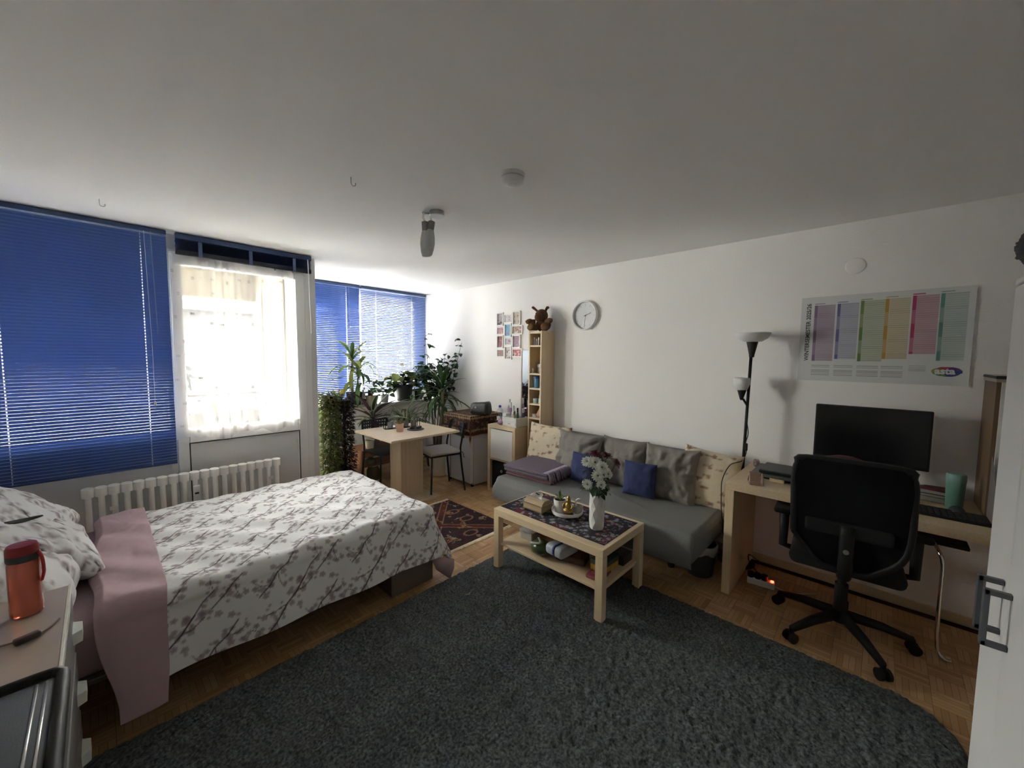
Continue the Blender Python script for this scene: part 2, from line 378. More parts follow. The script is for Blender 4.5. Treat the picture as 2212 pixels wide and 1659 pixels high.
# ---- venetian blinds
def slat_mesh(length, width, tilt, holes=()):
    """curved slat, centre at origin, room side towards -y; tilt>0 lifts the room edge"""
    bm = B(); xs = [-length/2]
    for h in holes: xs += [h-.003, h+.003]
    xs.append(length/2); w = width/2
    pf = [(-w,-.0012),(-.005,.0006),(.005,.0006),(w,-.0012)]
    ct, st = math.cos(tilt), math.sin(tilt); V = []
    for x in xs: V.append([bm.verts.new((x, y*ct + z*st, -y*st + z*ct)) for y,z in pf])
    for i in range(len(xs)-1):
        for k in range(3):
            if i % 2 == 1 and k == 1: continue
            bm.faces.new((V[i][k],V[i+1][k],V[i+1][k+1],V[i][k+1]))
    return bmesh_to('slat', bm, m_blind, True)
def blind(label, x0,x1,y,z0,z1,tilt,holes,pitch=.0225,wand=None,cords=(),group=None):
    L = x1-x0; cx = (x0+x1)/2
    t = thing('venetian_blind', label, 'blind', (cx,y,z0), 0, group)
    bm = B(); box(bm,-L/2,L/2,-.022,.022,z1-z0-.032,z1-z0,.003); obj('headrail', bm, m_rail, t)
    bm = B(); box(bm,-L/2,L/2,-.011,.011,0,.012,.003); obj('bottom_rail', bm, m_rail, t)
    sm = slat_mesh(L, .025, tilt, [h-cx for h in holes]); z = .02
    while z < z1-z0-.045:
        obj('slat', sm, None, t, loc=(0,0,z)); z += pitch
    for h in holes:
        for dy in (-.0125,.0125):
            bm = B(); tube(bm, [(h-cx,dy,.01),(h-cx,dy,z1-z0-.03)], .0006, 4); obj('ladder_cord', bm, m_cord, t)
    if wand:
        bm = B(); tube(bm, [(wand-cx,-.03,z1-z0-.03),(wand-cx+.01,-.035,z1-z0-wand_len)], .0035, 6); obj('tilt_wand', bm, m_clear, t)
    for c in cords:
        bm = B(); tube(bm, [(c-cx,-.028,z1-z0-.03),(c-cx+.012,-.03,.5*(z1-z0)),(c-cx+.01,-.03,.28*(z1-z0))], .0012, 5)
        lathe(bm, [(.002,0),(.006,-.008),(.007,-.03),(.003,-.034)], 8, (c-cx+.01,-.03,.28*(z1-z0))); obj('pull_cord', bm, m_cord, t)
    return t
wand_len = .75
blind('large lowered blue venetian blind over the wide window by the bed', XL+.005,.385,3.865,.71,2.435,1.03,(-.395,.245),pitch=.0212,wand=.30,cords=(.265,))
wand_len = .55
blind('half-open blue venetian blind covering the narrow left alcove window', 1.47,2.372,4.985,.93,2.435,.98,(1.75,2.20),wand=2.22)
blind('wide-open blue venetian blind covering the bright right alcove window', 2.39,3.385,4.985,1.03,2.435,.70,(2.60,3.15),wand=3.32)
# raised blind over the balcony door: slats gathered in a stack
t = thing('venetian_blind', 'blue venetian blind drawn up in a stack above the sheer curtain', 'blind', (.91,3.865,2.29))
bm = B(); box(bm,-.475,.475,-.022,.022,.105,.145,.003); obj('headrail', bm, m_rail, t)
bm = B(); box(bm,-.475,.475,-.014,.014,-.008,.028,.003); obj('bottom_rail', bm, mat('dark_blue_bottom_rail', (.012,.016,.035), .5), t)
sm = slat_mesh(.95, .025, 0.0)
for k in range(24): obj('slat', sm, None, t, loc=(R_.uniform(-.002,.002), R_.uniform(-.001,.001), .031+k*.003))
bm = B(); tube(bm, [(.44,-.03,.11),(.455,-.035,-.55)], .004, 6); obj('tilt_wand', bm, m_white, t)
for h in (-.33,0,.33): bm = B(); box(bm,h-.012,h+.012,-.024,-.0225,-.008,.10); obj('ladder_tape', bm, mat('blue_tape', (.10,.14,.28), .8), t)

# ---- sheer curtain on the door
def cy_(x, z):
    a = np.clip((2.3-z)/1.4,0,1)
    return 3.892 + (.020+.010*a)*(.35+.65*np.sin(x*5.3+.8)**2)*np.sin(x*58+2.2*np.sin(x*9)+.3*np.sin(z*2.6+x*3)) + .006*np.sin(x*17+z*.8)
nx, nz = 520, 50
xx, zz = np.meshgrid(np.linspace(0,1,nx), np.linspace(0,1,nz), indexing='ij')
zt = 2.30; zb = .885 + .02*np.sin(xx*14) + .012*np.sin(xx*31) - .012*(1-xx)
Z = zb + (zt-zb)*zz; X = .385 + .03*zz*(1-xx) + xx*(.885) - .02*xx*zz
V = np.stack([X, cy_(X,Z)-.03*(1-zz)*0, Z], -1)
cur = thing('sheer_curtain', 'white sheer curtain with small grey dashes on the balcony door', 'curtain', (.83,3.905,.885), 0, None, True)
me = grid_mesh('voile', V); mats(me, m_sheer); obj('voile', me, None, cur)
bm = B(); rr = random.Random(3)
for i in range(9):
    for j in range(8):
        x = .44 + i*.097 + rr.uniform(-.03,.03); z = .98 + j*.165 + rr.uniform(-.05,.05)
        if x > 1.24: continue
        vert = rr.random() < .5
        for k in (-1,0,1):
            dx, dz = (k*.0085,0) if vert else (0,k*.0085)
            w, h = (.0022,.0085) if vert else (.0085,.0022)
            q = []
            for a, b in ((-1,-1),(1,-1),(1,1),(-1,1)):
                px, pz = x+dx+a*w, z+dz+b*h
                q.append(bm.verts.new((px, float(cy_(np.array(px),np.array(pz)))-.0025, pz)))
            bm.faces.new(q)
tag(obj('woven_dashes', bm, mat('grey_weave', (.22,.20,.21), .9), cur), kind='stuff')
bm = B(); tube(bm, [(.40,3.905,2.302),(1.27,3.905,2.302)], .005, 8); obj('curtain_rod', bm, m_white, cur)
for x in (1.10,1.17,1.245):
    bm = B(); xbox(bm, Matrix.Translation((x,3.893,2.288)), .014,.02,.03,.003); obj('clip', bm, m_steel, cur)
def net(label, x0, x1, y, z0, z1):
    X, Zn = np.meshgrid(np.linspace(x0,x1,260), np.linspace(z0,z1,12), indexing='ij')
    Yn = y + .011*np.sin(X*70+2*np.sin(X*7))*(.4+.6*np.sin(X*4.1)**2)
    me = grid_mesh('net_curtain', np.stack([X,Yn,Zn],-1)); mats(me, m_net); return solo('net_curtain', me, None, label, 'curtain', 'net curtains behind the blinds')
net('white net curtain behind the bright right alcove blind', 2.23,3.21,5.025,.915,2.33)
net('white net curtain behind the narrow left alcove blind', 1.51,2.09,5.025,.915,2.33)
net('white net curtain behind the large lowered blind', XL+.03,.355,3.925,.98,2.33)
bm = B()
tube(bm, [(.372,3.90,.95),(.374,3.90,2.42)], .004, 6)
tag(obj('trim_2', bm, m_frame), 'thin white strip between the two blinds', None, None, 'structure')

# ---- outside the windows
m_cream = mat('darkened_cream_render', (.14,.122,.09), .9); m_snow = mat('darkened_snow', (.05,.051,.053), .9, bump=(3,.6)); m_fresh = mat('fresh_snow', (.84,.85,.87), .9, bump=(3,.6))  # cream and visible snow coloured darker to hold back daylight; ground snow stays bright
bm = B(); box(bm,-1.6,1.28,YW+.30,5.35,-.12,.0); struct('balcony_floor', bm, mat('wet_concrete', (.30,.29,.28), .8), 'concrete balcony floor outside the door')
bm = B(); box(bm,-1.75,-1.6,YW+.30,5.35,-.12,2.62); struct('balcony_end_light_block', bm, m_cream, 'unseen cream wall added to block sky light at the balcony end')  # unseen, added to stop sky light leaking in past the balcony end
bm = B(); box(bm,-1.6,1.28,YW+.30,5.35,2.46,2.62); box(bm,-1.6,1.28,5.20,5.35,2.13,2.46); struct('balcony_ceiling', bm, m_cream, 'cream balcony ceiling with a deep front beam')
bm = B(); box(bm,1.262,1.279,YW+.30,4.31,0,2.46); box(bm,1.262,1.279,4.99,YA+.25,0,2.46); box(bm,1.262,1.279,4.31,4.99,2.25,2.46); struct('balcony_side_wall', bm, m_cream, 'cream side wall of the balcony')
rl = thing('balcony_railing', 'white balcony parapet with a metal rail on top outside the door', 'railing', (-.15,5.25,0))
bm = B(); box(bm,-1.45,1.42,-.04,.04,.06,.92,.01); obj('parapet_panel', bm, mat('darkened_white_parapet', (.06,.061,.06), .7), rl)  # white parapet coloured dark so daylight on it does not blow out
bm = B(); tube(bm, [(-1.45,0,1.10),(1.42,0,1.10)], .018, 8); obj('handrail', bm, mat('darkened_rail', (.05,.05,.052), .7), rl)  # rail coloured dark to keep bright sky lines off it
for x in (-1.2,-.4,.4,1.2): bm = B(); tube(bm, [(x,0,.92),(x,0,1.10)], .01, 6); obj('baluster', bm, m_steel, rl)
t = thing('amber_bottle', 'small amber glass bottle on the balcony parapet', 'bottle', (.835,5.25,.92))
bm = B(); lathe(bm, [(.045,0),(.05,.02),(.045,.07),(.02,.10),(.018,.13)], 14); obj('body', bm, mat('amber_glass', (.42,.16,.03), .15, trans=.5), t, .6)
bm = B(); lathe(bm, [(.021,.128),(.021,.15)], 12); obj('cap', bm, m_white, t, .6)
t = thing('clear_bottle', 'pale green glass bottle on the balcony parapet behind the curtain', 'bottle', (.62,5.25,.92))
bm = B(); lathe(bm, [(.035,0),(.037,.02),(.036,.11),(.015,.16),(.014,.22)], 14); obj('body', bm, mat('green_glass', (.45,.62,.52), .1, trans=.6), t, .6)
# neighbouring block and snowy trees
nb = thing('apartment_block', 'pale apartment block with yellow strips across the street', 'building', (2.0,24.0,-8))
bm = B(); box(bm,-14,12,0,8,0,11.6); obj('wall', bm, mat('darkened_pale_facade', (.0075,.0075,.0075), .9), nb)  # pale wall coloured near black to offset the strong daylight on it
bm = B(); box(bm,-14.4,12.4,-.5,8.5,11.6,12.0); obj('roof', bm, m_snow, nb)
for i in range(6): bm = B(); box(bm,-12+i*4,-11.6+i*4,-.12,0,4,11.2); obj('facade_strip', bm, mat('yellow_strip', (.12,.09,.03), .8), nb)
for i in range(6):
    for j in range(3): bm = B(); box(bm,-11.2+i*4,-9.2+i*4,-.06,0,2.4+j*3,4.2+j*3); obj('window', bm, mat('dark_pane', (.06,.07,.08), .2), nb)
bm = B(); box(bm,-9,-2,-.9,.3,10.6,11.1); obj('awning', bm, mat('red_awning', (.12,.02,.02), .8), nb)
m_con = mat('dark_conifer', (.012,.014,.012), .9)
for k, (x,y,h,lab) in enumerate(((-4.6,13,9.8,'leftmost snowy conifer beyond the balcony'),(1.6,15,9.6,'middle snowy conifer beyond the balcony'),(7.2,16,9.8,'rightmost snowy conifer beyond the balcony'))):
    tr = thing('snowy_conifer', lab, 'tree', (x,y,-7.5), 0, 'snowy conifers across the street')
    bm = B(); tube(bm, [(0,0,0),(0,0,h)], [.2,.03], 8); obj('trunk', bm, mat('dark_bark', (.05,.035,.025), .9), tr)
    g = B(); s = B(); rr = random.Random(k)
    for i in range(230):
        f = rr.random(); z = h*(.12+.86*f); L = (1-f)*2.1+.25; a = rr.uniform(0,2*PI); dr = .35*L
        p0 = Vector((0,0,z)); p1 = Vector((math.cos(a)*L, math.sin(a)*L, z-dr)); sd = Vector((-math.sin(a),math.cos(a),0))*(.16*L+.05)
        mid = (p0+p1)/2 + Vector((0,0,.1*L))
        for bmx, dz in ((g,0),(s,.05)):
            if dz and rr.random() < .35: continue
            kx = 1 if not dz else .7; D = Vector((0,0,dz))
            v = [bmx.verts.new(p0+D), bmx.verts.new(mid+sd*kx+D), bmx.verts.new(p1*(.9 if dz else 1)+Vector((0,0,(0 if not dz else dz-(.1*(z-dr)))))), bmx.verts.new(mid-sd*kx+D)]
            bmx.faces.new(v)
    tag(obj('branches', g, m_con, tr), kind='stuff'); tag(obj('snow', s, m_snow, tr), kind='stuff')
bm = B(); box(bm,-40,40,6.5,60,-8.2,-8.0); struct('street_ground', bm, m_fresh, 'snow-covered ground far below the balcony')

# ---- radiator
t = thing('radiator', 'white column radiator under the window behind the bed', 'radiator', (.47,3.79,.08))
sec = B(); n = 10
tube(sec, [(0,-.022,.03),(0,-.022,.52)], .0165, n)
for z in (.03,.535):
    prof = [(.0305*math.cos(a)*(1 if abs(math.cos(a))>0 else 1), (.042)*math.sin(a)-.012) for a in [2*PI*i/16 for i in range(16)]]
    prism(sec, prof, z-.028, z+.028)
m_rad = mat('radiator_enamel', (.90,.89,.85), .35)
me = bmesh_to('section', sec, m_rad, .7)
for k in range(19): obj('section', me, None, t, loc=(-.555+k*.0617,0,0))
for x,nm in ((-.44,'bracket'),(.505,'bracket')):
    bm = B(); box(bm,x-.02,x+.02,-.052,-.04,.40,.425,.002); obj('bracket', bm, m_wlac, t)
bm = B(); box(bm,-.02,.025,-.075,-.05,.34,.47,.006,2); hm = obj('heat_meter', bm, m_white, t)
bm = B(); box(bm,-.010,.014,-.0765,-.0745,.405,.418); obj('display', bm, m_groove, hm)
for x in (-.5,.5): bm = B(); box(bm,x-.015,x+.015,-.05,.05,-.08,.006); obj('foot', bm, m_wlac, t)
# ================================================================ RUGS
def rug_mesh(x0,x1,y0,y1,r,step):
    nx = int((x1-x0)/step); ny = int((y1-y0)/step)
    X, Y = np.meshgrid(np.linspace(x0,x1,nx), np.linspace(y0,y1,ny), indexing='ij')
    rng = np.random.default_rng(5)
    X = X + rng.uniform(-.4,.4,X.shape)*step; Y = Y + rng.uniform(-.4,.4,X.shape)*step
    dx = np.maximum(np.maximum(x0+r-X, X-(x1-r)),0); dy = np.maximum(np.maximum(y0+r-Y, Y-(y1-r)),0)
    ins = r - np.hypot(dx,dy); edge = np.minimum(np.minimum(np.minimum(X-x0,x1-X),np.minimum(Y-y0,y1-Y)), ins)
    h = .014 + .010*fbm(X*38,Y*38,1,2) + .012*vnoise(X*105,Y*105,4) + .004*fbm(X*6,Y*6,9,2)
    k = np.clip(edge/.014,0,1)**.5
    Z = .001 + h*k
    return grid_mesh('rug', np.stack([X,Y,Z],-1), None, True, edge > -.001)
m_shag = mat('grey_green_shag_pile', (.052,.061,.063), .95, spec=.15, bump=(260,1.0), var=(85,(.165,.18,.182)))
me = rug_mesh(-.52,2.46,-.33,2.09,.24,.0085); mats(me, m_shag)
solo('shag_rug', me, None, 'large dark grey shaggy rug under the coffee table', 'rug')

# small oriental rug with fringes
x0,x1,y0,y1 = 1.60,2.52,2.40,3.30
nx,ny = 200,200
X,Y = np.meshgrid(np.linspace(x0,x1,nx), np.linspace(y0,y1,ny), indexing='ij')
u = (X-(x0+x1)/2)/.46; v = (Y-(y0+y1)/2)/.45
n1 = fbm(X*30,Y*30,2,3); n2 = vnoise(X*70,Y*70,5)
col = np.empty(X.shape+(3,)); col[:] = (.035,.018,.028)
col = mixc(col,(.075,.022,.022),np.clip((n1-.48)*8,0,1)*.8)
cross = (np.abs(np.abs(u)-np.abs(v)*.9) < .09) & (np.hypot(u,v) < 1.3)
col = mixc(col,(.13,.030,.020),(cross*1.)*(.6+.4*n1)); col = mixc(col,(.035,.018,.014),((np.abs(u)<.34)&(np.abs(v)<.42)&(n1>.47))*.7)
for d0 in (.09,.16):
    ln = np.abs(np.abs(np.abs(u)-np.abs(v)*.9)-d0) < (.018 if d0==.09 else .0)
    col = mixc(col,(.30,.17,.11),ln*(np.hypot(u,v)<1.35)*.8)
for cx_,cy_2 in ((.62,-.12),(.62,.35),(.2,.62),(-.2,.62),(.25,-.7),(-.3,-.62),(-.65,.2)):
    q = np.hypot((u-cx_)/.14,(v-cy_2)/.10); col = mixc(col,(.28,.15,.09),(np.abs(q-1)<.18)*.9)
arc = np.hypot(u/.5,(v-1.0)/.3); col = mixc(col,(.28,.17,.13),(np.abs(arc-1)<.09)*.9)
bl = (vnoise(X*16,Y*16,8)>.80)&(n2>.45); col = mixc(col,(.33,.22,.10),bl*.8)
bl = (vnoise(X*20,Y*20,18)>.86)&(n2>.5); col = mixc(col,(.36,.34,.34),bl*.8)
edge = np.minimum(np.abs(u),1) > .955; col = mixc(col,(.05,.02,.022),edge*1.)
Z = .004 + .003*n2 + .002*n1; Z[0]=Z[-1]=0; Z[:,0]=Z[:,-1]=0
t = thing('oriental_rug', 'small dark red and navy patterned oriental rug with cream fringes', 'rug', (2.06,2.85,0), 0, None, True)
me = grid_mesh('pile', np.stack([X,Y,Z],-1), col); mats(me, printed('rug_wool', .95)); obj('pile', me, None, t)
for yy, s in ((y0,-1),(y1,1)):
    bm = B(); k = 0; x = x0
    while x < x1:
        l = R_.uniform(.022,.04); dx = R_.uniform(-.006,.006)
        tube(bm, [(x,yy,.006),(x+dx*.5,yy+s*l*.5,.0075),(x+dx,yy+s*l,.004)], [.0045,.0045,.0035], 4); x += .0062
    tag(obj('fringe', bm, mat('cream_fringe_wool', (.80,.71,.52), .95), t), kind='stuff')

# ================================================================ BED
t = thing('bed_frame', 'low grey-brown wooden bed frame under the flowered duvet', 'bed', (.5,2.83,0), 0, None, True)
m_bedw = mat('grey_brown_wood', (.17,.14,.115), .55, var=(10,(.20,.165,.135),(.6,7,7)))
bm = B(); box(bm,1.22,1.535,2.19,3.42,0,.24,.004); obj('foot_block', bm, m_bedw, t)
bm = B(); box(bm,-.5,-.2,2.19,3.42,0,.24,.004); obj('head_block', bm, m_bedw, t)
bm = B(); box(bm,-.2,1.22,2.60,3.0,0,.24,.004); obj('centre_block', bm, m_bedw, t)
bm = B(); box(bm,-.5,1.535,2.19,3.42,.24,.262,.003); obj('platform', bm, m_bedw, t)
m_pink = mat('dusty_pink_cotton', (.47,.33,.355), .9, spec=.2, bump=(18,.35), var=(7,(.50,.36,.385)))
bm = B(); box(bm,-.5,1.53,2.20,3.42,.262,.475,.045,4); solo('mattress', bm, m_pink, 'mattress in a dusty pink fitted sheet on the bed', 'mattress', smooth=True)

# floral branch print
MW, MH = .46, .40
def motif():
    n, m = 276, 240
    X, Y = np.meshgrid((np.arange(n)+.5)/n*MW, (np.arange(m)+.5)/m*MH, indexing='ij')
    col = np.empty((n,m,3)); col[:] = (.78,.78,.775)
    br = [([(.00,.03),(.06,.065),(.11,.105),(.165,.165),(.215,.20),(.265,.255)],.0042),([(.165,.165),(.12,.155),(.07,.15)],.0022),([(.11,.105),(.115,.06),(.12,.03)],.0024),
          ([(.215,.20),(.255,.205),(.30,.235)],.0022),([(.06,.065),(.03,.10),(.0,.115)],.002),([(.265,.255),(.30,.30),(.34,.33)],.0028),
          ([(.24,.02),(.29,.06),(.325,.10),(.375,.13),(.42,.18)],.0036),([(.325,.10),(.33,.055),(.345,.03)],.0022),([(.375,.13),(.41,.125),(.45,.15)],.002),([(.29,.06),(.26,.08),(.245,.105)],.0018),
          ([(.05,.24),(.10,.275),(.14,.32),(.19,.345),(.225,.39)],.0034),([(.14,.32),(.145,.28),(.155,.255)],.002),([(.10,.275),(.06,.285),(.03,.31)],.0018),
          ([(.33,.26),(.38,.30),(.42,.345),(.455,.375)],.003),([(.42,.345),(.425,.30),(.435,.275)],.0018),([(.34,.33),(.33,.37),(.335,.395)],.0016)]
    rr = random.Random(11); blobs = []
    for pl, w in br:
        for (px,py) in pl:
            for _ in range(3): blobs.append((px+rr.uniform(-.04,.04), py+rr.uniform(-.035,.035), rr.uniform(.007,.017), rr.random()))
    for px,py,r,q in blobs:
        for ox in (-MW,0,MW):
            for oy in (-MH,0,MH):
                if not (-.03 < px+ox < MW+.03 and -.03 < py+oy < MH+.03): continue
                dx = X-px-ox; dy = Y-py-oy; d = np.hypot(dx,dy*1.2)*(1+.16*np.sin(5*np.arctan2(dy,dx)+q*6))
                k = np.clip((r-d)/.004,0,1)*(.55+.35*np.clip(d/r,0,1))
                col = mixc(col, (.32,.25,.275) if q > .35 else (.27,.245,.25), k)
                col = mixc(col, (.20,.13,.15), np.clip((r*.28-d)/.002,0,1)*.6)
    for pl, w in br:
        for a, b in zip(pl, pl[1:]):
            for ox in (-MW,0,MW):
                for oy in (-MH,0,MH):
                    d, tt = segd(X, Y, (a[0]+ox,a[1]+oy), (b[0]+ox,b[1]+oy))
                    col = mixc(col, (.055,.042,.045), np.clip((w*.8-d)/.0022+.5,0,1))
    return col
MOT = motif()
def motif_at(a, b):
    n, m = MOT.shape[:2]
    i = a/MW*n - .5; j = b/MH*m - .5; i0 = np.floor(i).astype(int); j0 = np.floor(j).astype(int); fi = (i-i0)[...,None]; fj = (j-j0)[...,None]
    g = lambda p,q: MOT[p%n, q%m]
    return (g(i0,j0)*(1-fi)+g(i0+1,j0)*fi)*(1-fj) + (g(i0,j0+1)*(1-fi)+g(i0+1,j0+1)*fi)*fj
def drape(a, b, top, yn, yf, xf, flare=.16, rad=.07, seed=0, foot=True):
    """cloth coordinates (a along the bed, b across from the near edge) -> world; b<0 hangs on the near side, a>xf over the foot"""
    ey = np.maximum(-b, 0); eb = np.maximum(b-(yf-yn),0); ex = np.maximum(a-xf,0) if foot else 0*a
    d = (ex**3+ey**3+eb**3+1e-12)**(1/3)
    q = np.clip(d/(rad*1.57),0,1)*1.5708          # quarter-round shoulder
    drop = np.where(d < rad*1.57, rad*(1-np.cos(q)), rad + (d-rad*1.57))
    out = np.where(d < rad*1.57, rad*np.sin(q), rad) + flare*np.maximum(d-rad*1.57,0)
    nrm = np.maximum(d,1e-6)
    x = np.minimum(a,xf if foot else 9) + out*ex/nrm; y = yn + np.clip(b,0,yf-yn) - out*ey/nrm + out*eb/nrm
    hang = np.clip(d/.15,0,1)
    z = top - drop
    # quilted waviness on top, soft vertical folds where it hangs
    z = z + (1-hang)*(.017*(fbm(a*5+b*3.0,b*7-a*2.2,seed,4)-.47) + .006*np.sin((a*1.0+b*.8)*24+3*fbm(a*4,b*4,seed+5,2)) + .008*np.abs(fbm(a*11-b*9,b*3,seed+8,2)-.5))
    y = y - hang*(ey>0)*(.010*np.sin(a*13+seed)+.014*(fbm(a*5,b*2,seed+2,2)-.5)); x = x + hang*(ex>0)*.012*np.sin(b*17)
    return np.stack([x,y,z],-1)
TOP = .515
na, nb_ = 380, 330
A, Bb = np.meshgrid(np.linspace(.10,1.84,na), np.linspace(-.355,1.33,nb_), indexing='ij')
V = drape(A, Bb, TOP, 2.245, 3.42, 1.50, flare=.32, seed=1)
duv = thing('duvet', 'white duvet printed with dark branches and mauve blossoms on the bed', 'duvet', (.8,2.83,.45), 0, None, True)
col = motif_at(A+.02, Bb*1.0+.03)
me = grid_mesh('cover', V, col); mats(me, printed('duvet_cotton', .9, (22,.2))); me.materials.append(m_pink)
o = obj('cover', me, None, duv); md = o.modifiers.new('thickness','SOLIDIFY'); md.thickness = .022; md.offset = -1; md.material_offset = 1
A, Bb = np.meshgrid(np.linspace(-.06,.165,60), np.linspace(-.455,1.30,300), indexing='ij')
k = np.clip(-Bb/.4,0,1)
wl_ = np.clip((.165-A)/.225,0,1)
A2 = A + wl_*(-.02*np.sin(Bb*3.1)+.012*np.sin(Bb*9)) + .05*k*(.06-A)/.2
V = drape(A2, Bb, TOP+.030, 2.222, 3.42, 9, flare=.315, seed=1, foot=False)
V[...,2] += .018*np.abs(fbm(A*9,Bb*6,3,3)-.45)*(1-k) - .035*np.clip((-A-.03)/.03,0,1)*(1-k)
V[...,0] += .006*np.sin(Bb*15)*k
me = grid_mesh('turned_down_lining', V); mats(me, m_pink)
o = obj('turned_down_lining', me, None, duv, label='dusty pink lining folded back'); md = o.modifiers.new('thickness','SOLIDIFY'); md.thickness = .018; md.offset = -1
bm = B(); vs = [bm.verts.new(p) for p in ((1.475,2.135,.20),(1.645,2.10,.135),(1.642,2.095,.075),(1.602,2.09,.012),(1.512,2.12,.10))]
bm.faces.new(vs); bmesh.ops.subdivide_edges(bm, edges=bm.edges[:], cuts=2, use_grid_fill=True)
o = obj('lining_corner', bm, m_pink, duv, True, label='dusty pink lining tip at the foot corner'); md = o.modifiers.new('thickness','SOLIDIFY'); md.thickness = .008

def cushion(name, w, h, t, mt, n=36, colf=None, seed=0, wr=.006, pin=.07, M=None):
    uu = np.sin(np.linspace(-1,1,n)*1.5708); u = uu; v2 = np.concatenate([uu, uu[::-1]]); side = np.concatenate([-np.ones(n), np.ones(n)])
    U, Vv = np.meshgrid(u, v2, indexing='ij'); Sd = np.broadcast_to(side, U.shape)
    th = t/2*(np.clip(1-U**4,0,1)*np.clip(1-Vv**4,0,1))**.5
    x = w/2*U*(1-pin*(1-Vv**2)); z = h/2*Vv*(1-pin*(1-U**2))
    ed = np.clip(np.maximum(np.abs(U),np.abs(Vv))*1.4-.3,0,1)
    wv = wr*(fbm(U*3.5+seed,Vv*2.6+seed*2,seed,4)-.47)*3.4 + wr*1.1*ed*(fbm(np.arctan2(Vv,U)*4.5+seed,np.hypot(U,Vv)*1.2,seed+3,2)-.5)*4
    y = Sd*(th+wv*np.sqrt(np.maximum(th,0)/(t/2)))
    V = np.stack([x,y,z],-1)
    c = colf(x*np.where(Sd<0,1,-1), z) if colf else None
    me = grid_mesh(name, V, c); mats(me, mt)
    return me
def place(me, name, label, cat, M, group=None, extra=None):
    o = bpy.data.objects.new(name, me); link(o); o.matrix_world = M; return tag(o, label, cat, group)
def TR(x,y,z,rz=0,rx=0,ry=0):
    return Matrix.Translation((x,y,z)) @ Matrix.Rotation(rz,4,'Z') @ Matrix.Rotation(ry,4,'Y') @ Matrix.Rotation(rx,4,'X')
pc = printed('duvet_cotton')
pf = lambda x,z: motif_at(x*1.0+.2,z*1.0+.13)
place(cushion('pillow', .74,.52,.22,pc,44,pf,3,.012,.05), 'pillow', 'flowered pillow highest against the wall at the head', 'pillow', TR(-.36,3.08,.70,PI/2-.1,-.95), 'flowered pillows')
place(cushion('pillow', .70,.50,.20,pc,44,pf,5,.014,.05), 'pillow', 'flowered pillow lying nearest the radiator in the pile', 'pillow', TR(-.28,2.86,.655,PI/2+.15,-1.05), 'flowered pillows')
place(cushion('pillow', .62,.48,.19,pc,44,pf,8,.012,.05), 'pillow', 'flowered pillow behind the red bottle, nearest the dresser', 'pillow', TR(-.30,2.46,.655,PI/2-.05,-.95), 'flowered pillows')
bm = B(); tube(bm, curve([(-.50,2.70,.80),(-.36,2.76,.79),(-.27,2.83,.775),(-.215,2.87,.77)],4), [.02,.02,.02,.02,.02,.019,.019,.018,.018,.016,.014,.012,.008], 8, flat=.45)
solo('scarf', bm, mat('dark_green_cloth', (.05,.06,.05), .9), 'dark grey-green cloth strip lying across the pillows', 'scarf', smooth=True)

# ================================================================ DRESSER and what stands on it
t = thing('dresser', 'low beige drawer unit beside the head of the bed', 'dresser', (-.35,1.6,0), 0, None, True)
m_beige = mat('beige_laminate', (.42,.345,.285), .35, var=(6,(.45,.375,.31)))
bm = B(); box(bm,-.60,-.112,1.05,2.06,.02,.70,.003); obj('carcass', bm, mat('grey_laminate', (.20,.185,.165), .5), t)
bm = B(); box(bm,-.60,-.108,1.045,2.065,.70,.72,.002); obj('top_board', bm, m_beige, t)
bm = B(); box(bm,-.108,-.1005,1.045,2.065,.700,.7215,.001); obj('edge_trim', bm, mat('cream_edge_band', (.82,.80,.70), .3), t, label='bright cream edge band')
for k, z in enumerate((.51,.29,.07)):
    bm = B(); box(bm,-.112,-.100,1.06,2.05,z,z+.185,.003); dr = obj('drawer', bm, mat('drawer_front', (.17,.16,.15), .5), t)
    bm = B(); prism(bm, [(-.100,-.045),(-.078,-.030),(-.078,.030),(-.100,.045)], z+.055, z+.095, Matrix.Translation((0,1.965,0))); obj('tab_handle', bm, mat('pale_green_white', (.72,.76,.68), .4), dr)
t = thing('hard_case', 'flat dark case with raised black rim and silver strips on the dresser', 'case', (-.33,1.22,.72), .0, None, True)
bm = B(); box(bm,-.56,-.10,.98,1.43,.72,.76,.012,3); obj('shell', bm, mat('dark_blue_grey_shell', (.035,.04,.052), .55, bump=(300,.15)), t, .7)
bm = B(); tube(bm, curve([(-.56,1.445,.755),(-.35,1.447,.757),(-.135,1.448,.758),(-.10,1.435,.758),(-.093,1.40,.758),(-.093,1.2,.758),(-.093,.985,.758)],5), .013, 8); obj('rim', bm, m_black, t, True)
for x in (-.118,-.134): bm = B(); tube(bm, [(x,1.415,.759),(x,.99,.759)], .0035, 6); obj('silver_strip', bm, m_steel, t, True)
t = thing('sports_bottle', 'translucent orange-red sports bottle with dark red lid on the dresser', 'bottle', (-.190,1.93,.72), -.35)
m_redb = mat('orange_red_translucent', (.80,.20,.12), .2, trans=.6)
bm = B(); lathe(bm, [(.029,0),(.035,.004),(.036,.03),(.0348,.036),(.035,.12),(.0345,.170),(.031,.178)], 28); obj('body', bm, m_redb, t, .7)
bm = B(); lathe(bm, [(.034,.176),(.0355,.18),(.0355,.198)], 28); obj('collar', bm, mat('dark_grey_band', (.05,.055,.06), .5), t, .7)
bm = B(); lathe(bm, [(.0355,.198),(.035,.218),(.031,.226),(.0,.227)], 28); obj('lid', bm, mat('dark_red_lid', (.28,.012,.018), .35), t, .7)
bm = B(); tube(bm, curve([(.034,.0,.20),(.042,.0,.175),(.044,.0,.13),(.038,.0,.10)],5), .007, 8, flat=.5); obj('strap', bm, mat('red_strap', (.42,.02,.025), .5), t, True)
